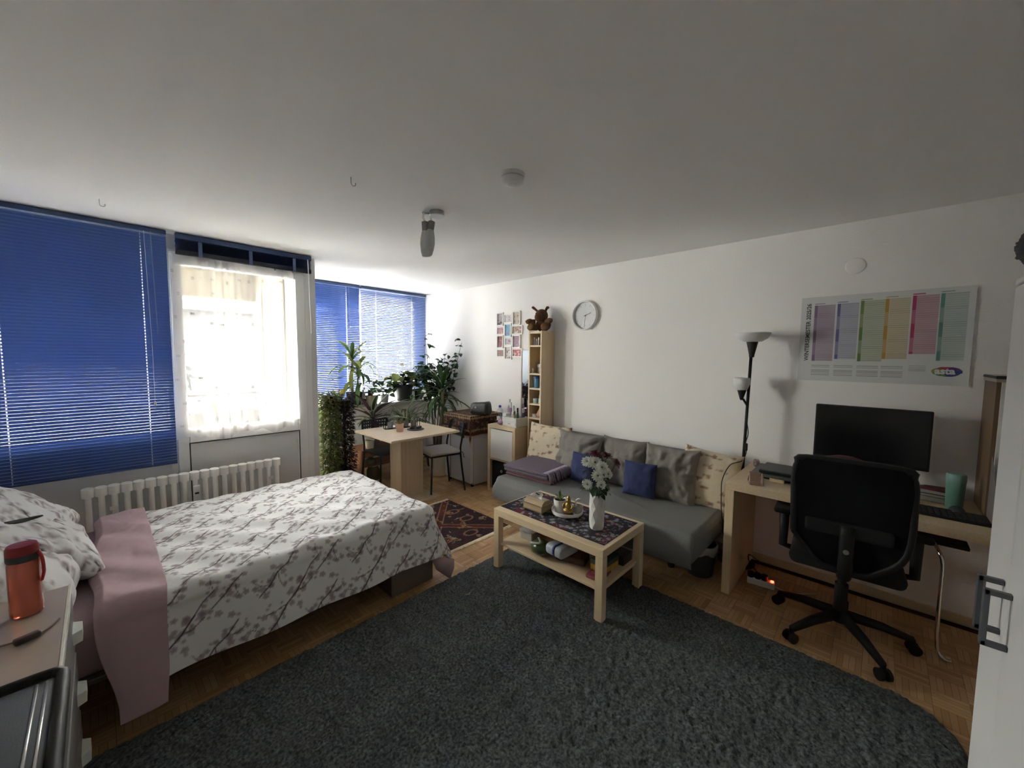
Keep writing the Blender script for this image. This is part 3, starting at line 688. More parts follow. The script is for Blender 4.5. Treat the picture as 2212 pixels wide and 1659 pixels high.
t = thing('cable_switch', 'thin brown cable with dark inline switch lying on the dresser', 'cable', (-.18,1.76,.72), 0, None, True)
bm = B(); tube(bm, curve([(-.42,1.76,.7235),(-.30,1.772,.7235),(-.21,1.752,.724),(-.165,1.742,.726),(-.135,1.775,.7235),(-.118,1.815,.7235)],6), .0025, 6); obj('cord', bm, mat('brown_cord', (.25,.17,.13), .6), t, True)
bm = B(); xbox(bm, TR(-.175,1.738,.731,.35), .052,.022,.017,.006,3); obj('switch', bm, mat('dark_brown_switch', (.06,.045,.045), .4), t, True)

# ================================================================ TALL WHITE CABINET (right edge)
t = thing('tall_cabinet', 'tall white two-door cabinet with dark bow handles at the right', 'cabinet', (1.8,-.57,0), 0, None, True)
m_cabw = mat('white_cabinet', (.78,.78,.75), .55)
bm = B(); box(bm,1.48,2.09,-.84,-.325,0,1.80,.003); obj('body', bm, m_cabw, t)
bm = B(); box(bm,1.475,2.095,-.845,-.302,1.795,1.815,.003); obj('top_board', bm, m_cabw, t)
m_hand = mat('dark_grey_handle', (.10,.105,.12), .45)
for x0,x1,hx in ((1.803,2.09,1.845),(1.48,1.787,1.745)):
    bm = B(); box(bm,x0,x1,-.322,-.302,.05,1.79,.003); dr = obj('door', bm, m_cabw, t)
    bm = B()
    box(bm,hx-.008,hx+.008,-.262,-.248,.72,.89,.002); box(bm,hx-.008,hx+.008,-.302,-.25,.72,.736,.002); box(bm,hx-.008,hx+.008,-.302,-.25,.874,.89,.002)
    obj('bow_handle', bm, m_hand, dr)
bm = B(); box(bm,1.787,1.803,-.326,-.312,.05,1.79); obj('door_gap_shade', bm, mat('gap_shade_grey', (.22,.22,.22), .7), t)  # grey strip painting the shade in the gap between the doors
rng = np.random.default_rng(2)
th, ph = np.meshgrid(np.linspace(0,PI,60), np.linspace(0,2*PI,90), indexing='ij')
rr_ = 1 + .16*(fbm(th*4,ph*4,3,3)-.5) + rng.uniform(-.06,.06,th.shape)
V = np.stack([2.005+.10*rr_*np.sin(th)*np.cos(ph), -.385+.10*rr_*np.sin(th)*np.sin(ph), 1.905+.088*rr_*np.cos(th)],-1)
me = grid_mesh('fluffy_toy', V); mats(me, mat('grey_fur', (.14,.14,.15), .95, bump=(140,1.0)))
solo('fluffy_toy', me, None, 'grey fluffy plush lying on top of the tall white cabinet', 'plush')

# ================================================================ SOFA
t = thing('sofa', 'grey fabric sofa bed along the white wall', 'sofa', (2.9,1.68,0), 0, None, True)
m_sofa = mat('grey_sofa_fabric', (.185,.187,.183), .92, spec=.2, bump=(240,.35), var=(120,(.215,.217,.212)))
n1_, n2_ = 70, 150
uu = np.linspace(0,1,n1_); vv = np.linspace(0,1,n2_)
U, Vv = np.meshgrid(uu, vv, indexing='ij')
def seatpt(U,Vv):
    # profile goes from the front bottom up and over the seat to the back
    s = U*1.35; r = .04
    x = np.where(s<.13, 2.46+.012*np.sin(s/.13*3.14)*-1, np.where(s<.13+r*1.57, 2.46+r*(1-np.cos((s-.13)/r)), 2.46+r+(s-.13-r*1.57)*.92))
    z = np.where(s<.13, .24+s, np.where(s<.13+r*1.57, .37+r*np.sin(np.clip((s-.13)/r,0,1.5708)), .44))
    x = np.minimum(x,3.38)
    y = .79 + Vv*1.76; e = np.minimum(Vv,1-Vv)*1.76; k = np.clip(1-e/.035,0,1)
    z = z - np.where(s>.13,1,0)*.03*k**2.5 + .006*(fbm(x*5,y*5,2,3)-.5)*(1-k)
    fold = .006*np.exp(-((x-2.75-(y-1.4)*.5)/.02)**2)*np.exp(-((y-1.5)/.2)**2) + .006*np.exp(-((x-2.72-(y-1.25)*.4)/.02)**2)*np.exp(-((y-1.3)/.15)**2)
    return np.stack([x,y,z+fold*np.where(s>.25,1,0)],-1)
V = seatpt(U,Vv); me = grid_mesh('seat', V); mats(me, m_sofa); o = obj('seat', me, None, t)
bm = B(); box(bm,2.475,3.38,.795,2.545,.245,.40,.03,3); obj('seat_core', bm, m_sofa, t, .7)
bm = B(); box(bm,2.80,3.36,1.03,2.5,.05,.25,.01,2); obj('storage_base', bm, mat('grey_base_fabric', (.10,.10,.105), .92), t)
bm = B(); box(bm,3.22,3.42,.86,2.55,.25,.775,.05,4); obj('backrest', bm, m_sofa, t, True)
for x,y in ((2.86,1.06),(2.86,2.45),(3.3,1.06),(3.3,2.45)):
    bm = B(); lathe(bm, [(.022,0),(.028,.03),(.03,.06)], 12, (x,y,0)); obj('leg', bm, m_black, t, .6)
# cushions
def cranes(seed):
    rr = random.Random(seed); birds = []
    for i in range(5):
        for j in range(6):
            birds.append((-.24+i*.115+rr.uniform(-.03,.03)+(.05 if j%2 else 0), -.22+j*.085+rr.uniform(-.02,.02), rr.uniform(.045,.085), rr.uniform(-.25,.25), rr.choice((-1,1)), rr.choice((1,1,-1))))
    def f(x, z):
        col = np.empty(x.shape+(3,)); col[:] = (.56,.48,.35)
        col = mixc(col,(.60,.52,.39),vnoise(x*60,z*60,seed))
        for bx,bz,s,a,fx,fz in birds:
            ca,sa = math.cos(a),math.sin(a); dx = x-bx; dz = z-bz
            p = (dx*ca+dz*sa)/s*fx; q = (-dx*sa+dz*ca)/s*fz
            d,_ = segd(p,q,(-.75,.0),(.75,.03)); k = np.clip((.035-d)/.03+.3,0,1)
            d,_ = segd(p,q,(-.2,.0),(.25,.01)); k = np.maximum(k, np.clip((.085-d)/.03,0,1))
            d,tt = segd(p,q,(.0,.0),(-.22,.5)); k = np.maximum(k, np.clip((.15*(1-tt)+.01-d)/.03,0,1))
            d,tt = segd(p,q,(.08,.0),(.28,.42)); k = np.maximum(k, np.clip((.10*(1-tt)+.01-d)/.03,0,1))
            col = mixc(col, (.20,.095,.07) if s > .06 else (.25,.15,.11), k*.9)
        return col
    return f
m_cush = mat('taupe_grey_cushion_cover', (.215,.198,.178), .9, spec=.2, bump=(200,.3), var=(5,(.24,.222,.20)))
m_crane = printed('crane_print_cotton', .9, (200,.2))
m_blue = mat('navy_blue_velour', (.022,.032,.105), .85, bump=(90,.5), var=(25,(.03,.042,.13)))
cg = 'back cushions on the sofa'
place(cushion('cushion',.52,.46,.15,m_crane,48,cranes(4),2,.006), 'throw_cushion', 'cream cushion with flying cranes at the cabinet end of the sofa', 'cushion', TR(3.10,2.42,.63,-PI/2+.0,-.20), cg)
place(cushion('cushion',.50,.45,.18,m_cush,56,None,7,.021,.10), 'back_cushion', 'crumpled grey back cushion overlapping the crane cushion', 'cushion', TR(3.045,2.03,.622,-PI/2-.05,-.22), cg)
place(cushion('cushion',.43,.44,.17,m_cush,56,None,9,.016,.09), 'back_cushion', 'grey back cushion in the middle, behind the vase flowers', 'cushion', TR(3.115,1.605,.622,-PI/2,-.20), cg)
place(cushion('cushion',.43,.45,.18,m_cush,56,None,12,.021,.09), 'back_cushion', 'wrinkled grey back cushion beside the blue one near the desk', 'cushion', TR(3.085,1.185,.62,-PI/2+.03,-.24), cg)
place(cushion('cushion',.42,.50,.14,m_crane,48,cranes(9),4,.006), 'throw_cushion', 'cream cushion with flying cranes at the desk end of the sofa', 'cushion', TR(3.17,.925,.60,-PI/2+.02,-.18,.08), cg)
place(cushion('cushion',.26,.27,.11,m_blue,32,None,3,.006,.05), 'throw_cushion', 'small navy blue cushion leaning between two grey cushions', 'cushion', TR(2.925,1.36,.578,-PI/2+.1,-.16), 'small navy cushions')
place(cushion('cushion',.27,.26,.11,m_blue,32,None,6,.006,.05), 'throw_cushion', 'small navy blue cushion half hidden behind the flowers', 'cushion', TR(2.905,1.87,.563,-PI/2-.1,-.16), 'small navy cushions')
# folded blankets
def folded(name,label,x0,x1,y0,y1,z0,z1,mt,layers,fr=None,rot=.06):
    t = thing(name, label, 'blanket', ((x0+x1)/2,(y0+y1)/2,z0), rot, 'folded blankets on the sofa')
    lx,ly = (x1-x0)/2,(y1-y0)/2; h = (z1-z0)/layers
    for k in range(layers):
        bm = B(); j = R_.uniform(-.008,.008)
        box(bm,-lx+j,lx+j,-ly+j,ly-j,k*h+.0005,(k+1)*h-.0005,h*.45,4); obj('fold', bm, mt, t, True)
    if fr:
        bm = B(); x = -lx+.01
        while x < lx-.005:
            l = R_.uniform(.06,.10); s = R_.uniform(-.025,.025)
            tube(bm, curve([(x,-ly+.05,z1-z0+.001),(x+s*.3,-ly-.002,z1-z0-.002),(x+s,-ly-.014-R_.uniform(0,.012),z1-z0-l)],3), .0042, 5); x += .0095
        tag(obj('fringe', bm, fr, t, True), kind='stuff')
    return t
m_mauve = mat('muted_mauve_wool', (.15,.075,.09), .95, bump=(120,.5), var=(60,(.19,.10,.115)))
m_plum = mat('grey_plum_wool', (.125,.10,.13), .95, bump=(120,.6), var=(70,(.16,.13,.165)))
folded('folded_blanket','dusky rose folded blanket at the bottom of the pile on the sofa',2.60,3.03,2.02,2.53,.446,.484,m_mauve,2)
folded('folded_blanket','grey-plum fringed blanket folded on top of the rose blanket',2.57,3.02,2.03,2.54,.485,.545,m_plum,2,mat('grey_plum_fringe', (.32,.27,.33), .9))

# ================================================================ COFFEE TABLE
t = thing('coffee_table', 'pale oak coffee table with lower shelf on the grey rug', 'table', (2.18,1.535,.022), 0, None, True)
bm = B(); box(bm,1.915,2.44,1.09,1.98,.405,.455,.002); obj('table_top', bm, m_oak, t)
for x in (1.915,2.39):
    for y in (1.09,1.93): bm = B(); box(bm,x,x+.05,y,y+.05,.022,.405,.002); obj('leg', bm, m_oakz, t)
bm = B(); box(bm,1.94,2.415,1.115,1.955,.188,.205,.002); obj('shelf', bm, m_oak, t)
for y in (1.13,1.93): bm = B(); box(bm,1.965,2.39,y-.006,y+.006,.17,.188); obj('shelf_rail', bm, m_oakx, t)
nx,ny = 170,320
X,Y = np.meshgrid(np.linspace(1.972,2.405,nx), np.linspace(1.118,1.968,ny), indexing='ij')
col = np.empty(X.shape+(3,)); col[:] = (.028,.022,.035)
n1 = fbm(X*14,Y*14,3,2); col = mixc(col,(.12,.022,.035),np.clip((n1-.50)*14,0,1)); rr = random.Random(5)
for i in range(240):
    px = rr.uniform(1.98,2.40); py = rr.uniform(1.125,1.96); r = rr.uniform(.006,.016); q = rr.random()
    dx = X-px; dy = Y-py; d = np.hypot(dx,dy)*(1+.25*np.sin(6*np.arctan2(dy,dx)+q*5))
    c = (.34,.34,.36) if q < .55 else ((.26,.09,.06) if q < .68 else (.20,.23,.24))
    col = mixc(col, c, np.clip((r-d)/.003,0,1)*.9); col = mixc(col, (.03,.03,.04) if q<.5 else (.4,.35,.3), np.clip((r*.4-d)/.002,0,1)*.8)
for i in range(120):
    px = rr.uniform(1.98,2.40); py = rr.uniform(1.125,1.96); a = rr.uniform(0,6.3); L = rr.uniform(.02,.05)
    d,_ = segd(X,Y,(px,py),(px+math.cos(a)*L,py+math.sin(a)*L)); col = mixc(col,(.20,.22,.24),np.clip((.0026-d)/.002,0,1))
me = grid_mesh('table_runner', np.stack([X,Y,.4565+.0006*vnoise(X*30,Y*30,1)],-1), col); mats(me, printed('runner_cotton', .85))
o = solo('table_runner', me, None, 'dark flowered cloth runner covering the coffee table top', 'runner'); md = o.modifiers.new('thickness','SOLIDIFY'); md.thickness = .0012; md.offset = -1

# ================================================================ DINING TABLE + CHAIRS
t = thing('dining_table', 'pale wood dining table with one thick pedestal leg', 'table', (2.25,3.65,0), 0, None, True)
bm = B(); box(bm,1.825,2.625,3.245,3.99,.73,.752,.003); obj('table_top', bm, m_ash, t)
bm = B(); box(bm,2.145,2.42,3.625,3.85,.03,.73,.003); obj('pedestal', bm, m_ashz, t)
bm = B(); box(bm,1.97,2.50,3.42,4.0,0,.03,.003); obj('base_plate', bm, m_ash, t)
m_cblk = mat('black_powder_coat', (.012,.012,.013), .4)
def dining_chair(label, loc, rz, pad):
    t = thing('dining_chair', label, 'chair', loc, rz, 'chairs at the dining table')
    for sx in (-1,1):
        bm = B(); tube(bm, [(sx*.195,-.20,0),(sx*.170,-.175,.43)], .011, 8); obj('leg', bm, m_cblk, t, True)
        bm = B(); tube(bm, curve([(sx*.195,.22,0),(sx*.172,.175,.43),(sx*.170,.195,.60),(sx*.168,.215,.72),(sx*.155,.222,.765),(sx*.12,.224,.775)],4), .011, 8); obj('leg', bm, m_cblk, t, True)
    bm = B(); box(bm,-.185,.185,-.195,.185,.425,.437,.012,3); obj('seat', bm, m_cblk, t, .7)
    # perforated backrest: a sheet with slots left open
    xs = np.linspace(-.165,.165,34); zs = np.linspace(.60,.775,20)
    Xs,Zs = np.meshgrid(xs,zs,indexing='ij'); Ys = .222 - .03*(1-(Xs/.165)**2)*-1 + .02*(Zs-.68)
    mask = np.ones(Xs.shape,bool)
    for i in range(2,31,3):
        for j in range(3,17,4): mask[i:i+2, j:j+2] = False
    me = grid_mesh('backrest', np.stack([Xs,Ys,Zs],-1), None, True, mask); mats(me, mat('grey_black_plastic', (.045,.048,.055), .35))
    o = obj('backrest', me, None, t); md = o.modifiers.new('thickness','SOLIDIFY'); md.thickness = .012; md.offset = 0
    if pad:
        bm = B(); box(bm,-.185,.185,-.20,.17,.438,.482,.02,4); p = obj('seat_pad', bm, mat('light_grey_canvas', (.52,.50,.48), .9), t, True)
        for sx in (-1,1): bm = B(); tube(bm, curve([(sx*.17,.165,.455),(sx*.19,.20,.44),(sx*.205,.195,.40),(sx*.185,.225,.385)],4), .004, 5); obj('tie', bm, mat('grey_tie', (.10,.10,.11), .9), p, True)
    return t
dining_chair('black chair with a light grey seat pad at the fridge side of the table', (2.665,3.655,0), -PI/2-.18, True)
dining_chair('bare black chair half hidden behind the dining table', (2.27,4.17,0), .05, False)

# ================================================================ DESK
t = thing('desk', 'pale oak desk with thick slab ends against the white wall', 'desk', (3.1,0,0), 0, None, True)
bm = B(); box(bm,2.775,3.415,-.70,.70,.697,.745,.002); obj('desk_top', bm, m_oakx, t)
bm = B(); box(bm,2.775,3.415,.65,.70,0,.697,.002); obj('end_panel', bm, m_oakz, t)
bm = B(); box(bm,2.775,3.415,-.70,-.65,0,.697,.002); obj('end_panel', bm, m_oakz, t)
# office chair (faces the desk, +x)
t = thing('office_chair', 'black mesh-back swivel office chair pushed up to the desk', 'chair', (2.80,.10,0), .06)
bm = B()
for k in range(5):
    a = 2*PI*k/5 + 2.45; d = Vector((math.cos(a),math.sin(a),0))
    bm = B(); tube(bm, [(d.x*.03,d.y*.03,.125),(d.x*.18,d.y*.18,.105),(d.x*.31,d.y*.31,.072)], [.028,.024,.017], 8); lg = obj('base_arm', bm, m_black, t, True)
    bm = B()
    for s in (-.018,.018):
        c = d*.315 + Vector((-d.y,d.x,0))*s
        tube(bm, [(c.x-(-d.y)*.008, c.y-d.x*.008, .028),(c.x+(-d.y)*.008, c.y+d.x*.008, .028)], .028, 14)
    tube(bm, [(d.x*.31,d.y*.31,.03),(d.x*.31,d.y*.31,.075)], .012, 8); obj('castor', bm, m_black, lg, .6)
bm = B(); lathe(bm, [(.045,.09),(.04,.14),(.03,.15),(.03,.30),(.02,.30),(.02,.42)], 16); obj('gas_column', bm, m_black, t, .6)
bm = B(); box(bm,-.10,.12,-.09,.09,.395,.43,.01,2); obj('mechanism', bm, m_black, t)
bm = B(); box(bm,-.22,.25,-.235,.235,.43,.505,.035,4); obj('seat', bm, mat('black_seat_fabric', (.012,.012,.013), .95), t, True)
prof = [(.215,.18),(.225,.45),(.215,.545),(.18,.58),(-.18,.58),(-.215,.545),(-.225,.45),(-.215,.18),(-.12,.06),(-.06,.03),(.06,.03),(.12,.06)]
bm = B(); prism(bm, [(y,z) for y,z in prof], -.008,.008)
bmesh.ops.transform(bm, matrix=Matrix.Translation((-.255,0,.455)) @ Matrix.Rotation(-.03,4,'Y') @ Matrix(((0,0,1,0),(1,0,0,0),(0,1,0,0),(0,0,0,1))), verts=bm.verts)
obj('back_mesh', bm, m_blackmesh, t)
pts = [(-.262-.03*0,y,.455+z) for y,z in prof]; bm = B(); tube(bm, curve(pts+[pts[0]],4), .016, 8, cap=False); obj('back_frame', bm, m_black, t, True)
bm = B(); tube(bm, curve([(-.06,0,.41),(-.20,0,.42),(-.285,0,.52),(-.285,0,.72)],5), [.03]*16, 8, flat=.6); obj('back_support', bm, m_black, t, True)
bm = B(); box(bm,-.285,-.262,-.17,.17,.66,.73,.012,2); obj('lumbar_bar', bm, m_black, t)
bm = B(); lathe(bm, [(.012,0),(.012,.006)], 12); bmesh.ops.transform(bm, matrix=Matrix.Translation((-.316,.0,.60)) @ Matrix.Rotation(PI/2,4,'Y'), verts=bm.verts); obj('badge', bm, m_steel, t)
for s in (-1,1):
    bm = B(); tube(bm, [(.02,s*.20,.42),(.02,s*.28,.43),(.02,s*.28,.66)], [.02,.022,.026], 8); ar = obj('armrest_post', bm, m_black, t, True)
    bm = B(); box(bm,-.11,.15,s*.28-.045,s*.28+.045,.655,.685,.014,3); obj('armrest_pad', bm, m_black, ar, True)
bm = B(); lathe(bm, [(.098,0),(.10,.015),(.094,.035),(.075,.055),(.04,.067),(.0,.07)], 20); bmesh.ops.scale(bm, vec=(.8,1.05,1), verts=bm.verts)
bmesh.ops.transform(bm, matrix=Matrix.Translation((2.60,.115,.985)), verts=bm.verts)
solo('knitted_cap', bm, mat('dark_red_knit', (.075,.018,.015), .95, bump=(60,.8)), 'dark red knitted cap perched on the office chair back', 'cap', smooth=True)
# ================================================================ small-object helpers
AXW = Matrix.Rotation(-PI/2,4,'Y')     # local z -> towards the room from the sofa wall
def ell(bm, c, r, n=16, rot=None):
    M = Matrix.Translation(c) @ (rot or Matrix.Identity(4)) @ Matrix.Diagonal((r[0],r[1],r[2],1))
    bmesh.ops.create_uvsphere(bm, u_segments=n, v_segments=max(8,n*2//3), radius=1.0, matrix=M); return bm
def text_mesh(s, size, m, M, name, parent, bold=.0, align='LEFT'):
    cu = bpy.data.curves.new('txt','FONT'); cu.body = s; cu.size = size; cu.align_x = align; cu.offset = bold; cu.resolution_u = 3
    ob = bpy.data.objects.new('txt', cu); C.objects.link(ob); bpy.context.view_layer.update()
    me = bpy.data.meshes.new_from_object(ob.evaluated_get(bpy.context.evaluated_depsgraph_get()))
    bpy.data.objects.remove(ob); bpy.data.curves.remove(cu); me.materials.clear(); me.materials.append(m); me.transform(M)
    return obj(name, me, None, parent)
def bottle(name, label, cat, loc, r, h, body, cap=None, neck=.35, ch=.16, group=None, n=14):
    t = thing(name, label, cat, loc, R_.uniform(0,6), group)
    hb = h*(1-ch)
    bm = B(); lathe(bm, [(r*.92,0),(r,h*.03),(r,hb*.78),(r*.9,hb*.86),(r*neck,hb*.97),(r*neck,hb)], n); obj('body', bm, body, t, .7)
    if cap: bm = B(); lathe(bm, [(r*neck*1.15,hb*.985),(r*neck*1.15,h*.98),(r*neck*.9,h)], n); obj('cap', bm, cap, t, .7)
    return t
def tub(name, label, cat, loc, r, h, body, lid=None, group=None):
    t = thing(name, label, cat, loc, 0, group)
    bm = B(); lathe(bm, [(r*.9,0),(r,h*.08),(r,h*.68)], 18); obj('body', bm, body, t, .7)
    if lid: bm = B(); lathe(bm, [(r*1.04,h*.67),(r*1.04,h*.97),(r*.98,h)], 18); obj('lid', bm, lid, t, .7)
    return t
c_ = lambda n,c,r=.5,**k: mat(n,c,r,**k)

# ================================================================ CUBE CABINET by the sofa
t = thing('cube_cabinet', 'two-high pale oak cube cabinet beside the sofa', 'cabinet', (3.22,3.03,0), 0, None, True)
x0,x1,y0,y1 = 3.03,3.42,2.815,3.24
bm = B(); box(bm,x0,x1,y0,y1,.735,.772,.001); obj('top_board', bm, m_oakx, t)
bm = B(); box(bm,x0,x1,y0,y1,0,.04,.001); obj('bottom_board', bm, m_oakx, t)
for a,b in ((y0,y0+.038),(y1-.038,y1)): bm = B(); box(bm,x0,x1,a,b,.04,.735,.001); obj('side_panel', bm, m_oakz, t)
bm = B(); box(bm,x0+.002,x1,y0+.038,y1-.038,.375,.392); obj('shelf', bm, m_oakx, t)
bm = B(); box(bm,x1-.008,x1,y0+.038,y1-.038,.04,.735); obj('back_panel', bm, m_oakz, t)
bm = B(); box(bm,x0+.002,x0+.016,y0+.042,y1-.042,.395,.725,.002); obj('door', bm, m_wlac, t, label='white door of the upper compartment')
t = thing('storage_box', 'black fabric storage box with metal ring in the cube cabinet', 'box', (3.22,3.025,.04), 0, None, True)
bm = B(); box(bm,3.045,3.39,2.875,3.185,.041,.355,.006); obj('body', bm, mat('black_fabric', (.012,.012,.013), .9), t)
bm = B()
pr = [(.012+.0035*math.cos(a), .0035*math.sin(a)) for a in [2*PI*i/8 for i in range(9)]]
lathe(bm, pr, 16, cap=False); bmesh.ops.transform(bm, matrix=Matrix.Translation((3.043,3.03,.26)) @ AXW, verts=bm.verts); obj('ring', bm, m_steel, t, True)
ZT = .772
t = bottle('water_bottle','clear plastic water bottle with blue cap on the cube cabinet','bottle',(3.15,3.165,ZT),.036,.21,m_clear,c_('blue_cap',(.02,.03,.25)),.38,.10)
bm = B(); lathe(bm, [(.0365,.04),(.0365,.085)], 14, cap=False); obj('label_band', bm, c_('bottle_label',(.45,.55,.62)), t, .7)
t = thing('organizer_box', 'white plastic make-up organizer box with a small drawer', 'organizer', (3.18,2.955,ZT), 0, None, True)
bm = B()
for q in ((3.08,3.085,2.845,3.06,0,.10),(3.275,3.28,2.845,3.06,0,.10),(3.08,3.28,2.845,2.85,0,.10),(3.08,3.28,3.055,3.06,0,.10),(3.08,3.28,2.845,3.06,0,.004),(3.15,3.154,2.85,3.055,.004,.09)): box(bm,q[0],q[1],q[2],q[3],ZT+q[4],ZT+q[5],.0015)
obj('body', bm, m_white, t)
bm = B(); box(bm,3.076,3.081,2.855,3.05,ZT+.012,ZT+.055,.002); dr = obj('drawer', bm, m_white, t)
bm = B(); box(bm,3.072,3.077,2.93,2.965,ZT+.03,ZT+.036,.001); obj('pull', bm, c_('grey_pull',(.3,.3,.32)), dr)
t = thing('organizer_box', 'slim white upright organizer behind the pink pouch', 'organizer', (3.2,3.10,ZT), 0, None, True)
bm = B(); box(bm,3.15,3.23,3.068,3.12,ZT,ZT+.125,.004); obj('body', bm, m_white, t)
bm = B(); ell(bm,(0,0,.03),(.045,.05,.034),16); ell(bm,(.0,.02,.055),(.02,.03,.02),10)
o = obj('pouch', bm, c_('pink_film',(.42,.25,.30),.25), None, True); o.location = (3.10,3.085,ZT); tag(o,'small pink translucent pouch on the cube cabinet','pouch')
its = [('spray_can','tall mauve spray can, hindmost on the cube cabinet',(3.30,3.16),.022,.27,c_('mauve_can',(.42,.33,.45)),m_white),
 ('spray_can','lilac spray bottle with white top behind the organizer',(3.26,3.10),.021,.235,c_('lilac_can',(.45,.26,.47)),m_white),
 ('pump_bottle','white pump bottle standing in the organizer',(3.23,3.03),.022,.205,m_white,m_white),
 ('lotion_bottle','pale yellow lotion bottle standing in the organizer',(3.20,3.00),.019,.16,c_('pale_yellow',(.6,.6,.42)),m_white),
 ('lotion_bottle','dark green bottle with black cap standing in the organizer',(3.21,2.945),.013,.19,c_('dark_green_b',(.02,.09,.06)),m_black),
 ('nail_polish','navy bottle with lavender cap standing in the organizer',(3.25,2.895),.02,.185,c_('navy_b',(.03,.03,.10)),c_('lav_cap',(.35,.3,.42))),
 ('perfume_bottle','clear perfume bottle next to the mirror frame',(3.33,2.87),.024,.25,m_clear,m_white)]
for nm,lb,(x,y),r,h,bo,ca in its: bottle(nm,lb,'bottle',(x,y,ZT+.006 if x<3.28 else ZT),r,h,bo,ca,.6,.25)
rr = random.Random(4)
t = thing('brush_cup', 'cup of make-up brushes standing in the organizer', 'cup', (3.115,2.905,ZT+.005))
bm = B(); lathe(bm, [(.026,0),(.028,.085),(.026,.085),(.024,.01)], 16); obj('cup', bm, c_('ivory_cup',(.62,.58,.5)), t, .7)
for k in range(9):
    a = rr.uniform(0,6.3); L = rr.uniform(.11,.155); d = Vector((math.cos(a)*.03,math.sin(a)*.03,1)).normalized()
    bm = B(); tube(bm, [d*.02,d*L], .0028, 6); hb = obj('brush_handle', bm, rr.choice([m_black,c_('gold_handle',(.35,.22,.05),.3),c_('wood_handle',(.4,.25,.12)),m_white]), t, True)
    bm = B(); tube(bm, [d*L,d*(L+.012),d*(L+.024)], [.004,.008,.003], 6); obj('bristles', bm, rr.choice([c_('bristle_brown',(.16,.07,.04)),c_('bristle_orange',(.5,.12,.04)),c_('bristle_light',(.55,.5,.45))]), hb, True)

# ---- mirror on the wall
t = thing('wall_mirror', 'narrow wall mirror in a pale frame beside the tall shelf', 'mirror', (3.42,2.935,.80), 0, None, True)
bm = B(); box(bm,3.415,3.425,2.805,3.07,.815,1.61); obj('glass', bm, mat('mirror_silver', (.82,.86,.86), .03, 1.0), t)
bm = B()
for q in ((2.79,2.805,.80,1.625),(3.07,3.085,.80,1.625),(2.805,3.07,.80,.815),(2.805,3.07,1.61,1.625)): box(bm,3.408,3.428,q[0],q[1],q[2],q[3],.002)
obj('frame', bm, c_('pale_gold_frame',(.66,.62,.52),.35), t)

# ================================================================ TALL NARROW SHELF
t = thing('tall_shelf', 'very narrow tall pale oak shelf behind the sofa end', 'shelf', (3.31,2.695,0), 0, None, True)
x0,x1,y0,y1 = 3.20,3.425,2.605,2.785
for a,b in ((y0,y0+.018),(y1-.018,y1)): bm = B(); box(bm,x0,x1,a,b,0,1.815,.001); obj('side_panel', bm, m_oakz, t)
bm = B(); box(bm,x1-.006,x1,y0+.018,y1-.018,0,1.81); obj('back_panel', bm, mat('dark_back_panel', (.16,.115,.075), .6), t)
SH = [.03,.27,.50,.715,.878,1.03,1.197,1.355,1.655,1.797]
for z in SH: bm = B(); box(bm,x0+.003,x1-.006,y0+.018,y1-.018,z-.009,z+.009,.001); obj('shelf_board', bm, m_oakx, t)
g = 'toiletries on the tall narrow shelf'
def Z(k): return SH[k]+.0095
for k,(y,h,c) in enumerate(((2.745,.085,(.45,.45,.47)),(2.715,.07,(.40,.40,.42)),(2.685,.085,(.6,.55,.5)),(2.65,.08,(.62,.42,.40)))):
    bottle('perfume_vial',('first','second','third','fourth')[k]+' small vial from the left on the highest shelf tier','bottle',(3.25,y,Z(8)),.0085,h,c_('vial%d'%k,c,.2),m_white,.7,.3,g)
bottle('nail_polish','short white-capped bottle in front on the second tier','bottle',(3.235,2.748,Z(7)),.013,.052,c_('nude_b',(.5,.42,.38),.2),m_white,.6,.45,g)
bottle('perfume_bottle','clear bottle with a round white stopper on the second tier','bottle',(3.29,2.72,Z(7)),.016,.095,c_('clear_b',(.42,.38,.33),.1),m_white,.7,.35,g)
bottle('foundation_bottle','white-capped foundation bottle at the right of the second tier','bottle',(3.25,2.665,Z(7)),.014,.10,c_('found_b',(.48,.36,.28),.2),m_white,.8,.35,g)
ob = tub('black_jar','black round jar at the back of the second tier','jar',(3.36,2.69,Z(7)),.03,.12,m_black,m_black,g)
bottle('blue_can','blue and white deodorant can on the third tier','can',(3.255,2.71,Z(6)),.027,.125,c_('blue_can_m',(.10,.28,.48),.3),c_('blue_lid',(.03,.10,.32)),.8,.2,g)
bottle('silver_can','pale grey spray can left of the blue can','can',(3.27,2.755,Z(6)),.013,.12,c_('silver_can_m',(.5,.52,.54),.3),m_white,.8,.2,g)
bottle('cream_tube','white cream tube at the right of the third tier','tube',(3.25,2.638,Z(6)),.012,.135,m_white,m_white,.8,.2,g)
tub('cream_jar','wide pale turquoise cream jar on the fourth tier','jar',(3.25,2.72,Z(5)),.026,.05,c_('turq_jar',(.45,.62,.62),.3),m_white,g)
bottle('toner_bottle','pale turquoise bottle right of the wide cream jar','bottle',(3.25,2.655,Z(5)),.02,.085,c_('turq_b',(.42,.60,.60),.3),c_('turq_cap',(.30,.50,.52)),.6,.3,g)
bottle('dark_bottle','small dark bottle behind the turquoise cream jar','bottle',(3.30,2.69,Z(5)),.016,.095,c_('grey_b',(.12,.10,.10),.3),c_('grey_cap',(.35,.28,.27)),.8,.3,g)
tub('cream_jar','small white cream jar on the fifth tier','jar',(3.25,2.735,Z(4)),.021,.036,m_white,m_white,g)
bm = B(); xbox(bm, TR(0,0,.055,0,.55), .02,.045,.11,.003); o = obj('powder_palette', bm, c_('rose_palette',(.45,.24,.18),.4)); o.location = (3.26,2.668,Z(4)+.002); tag(o,'rose-coloured powder palette leaning on the fifth tier','palette',g)
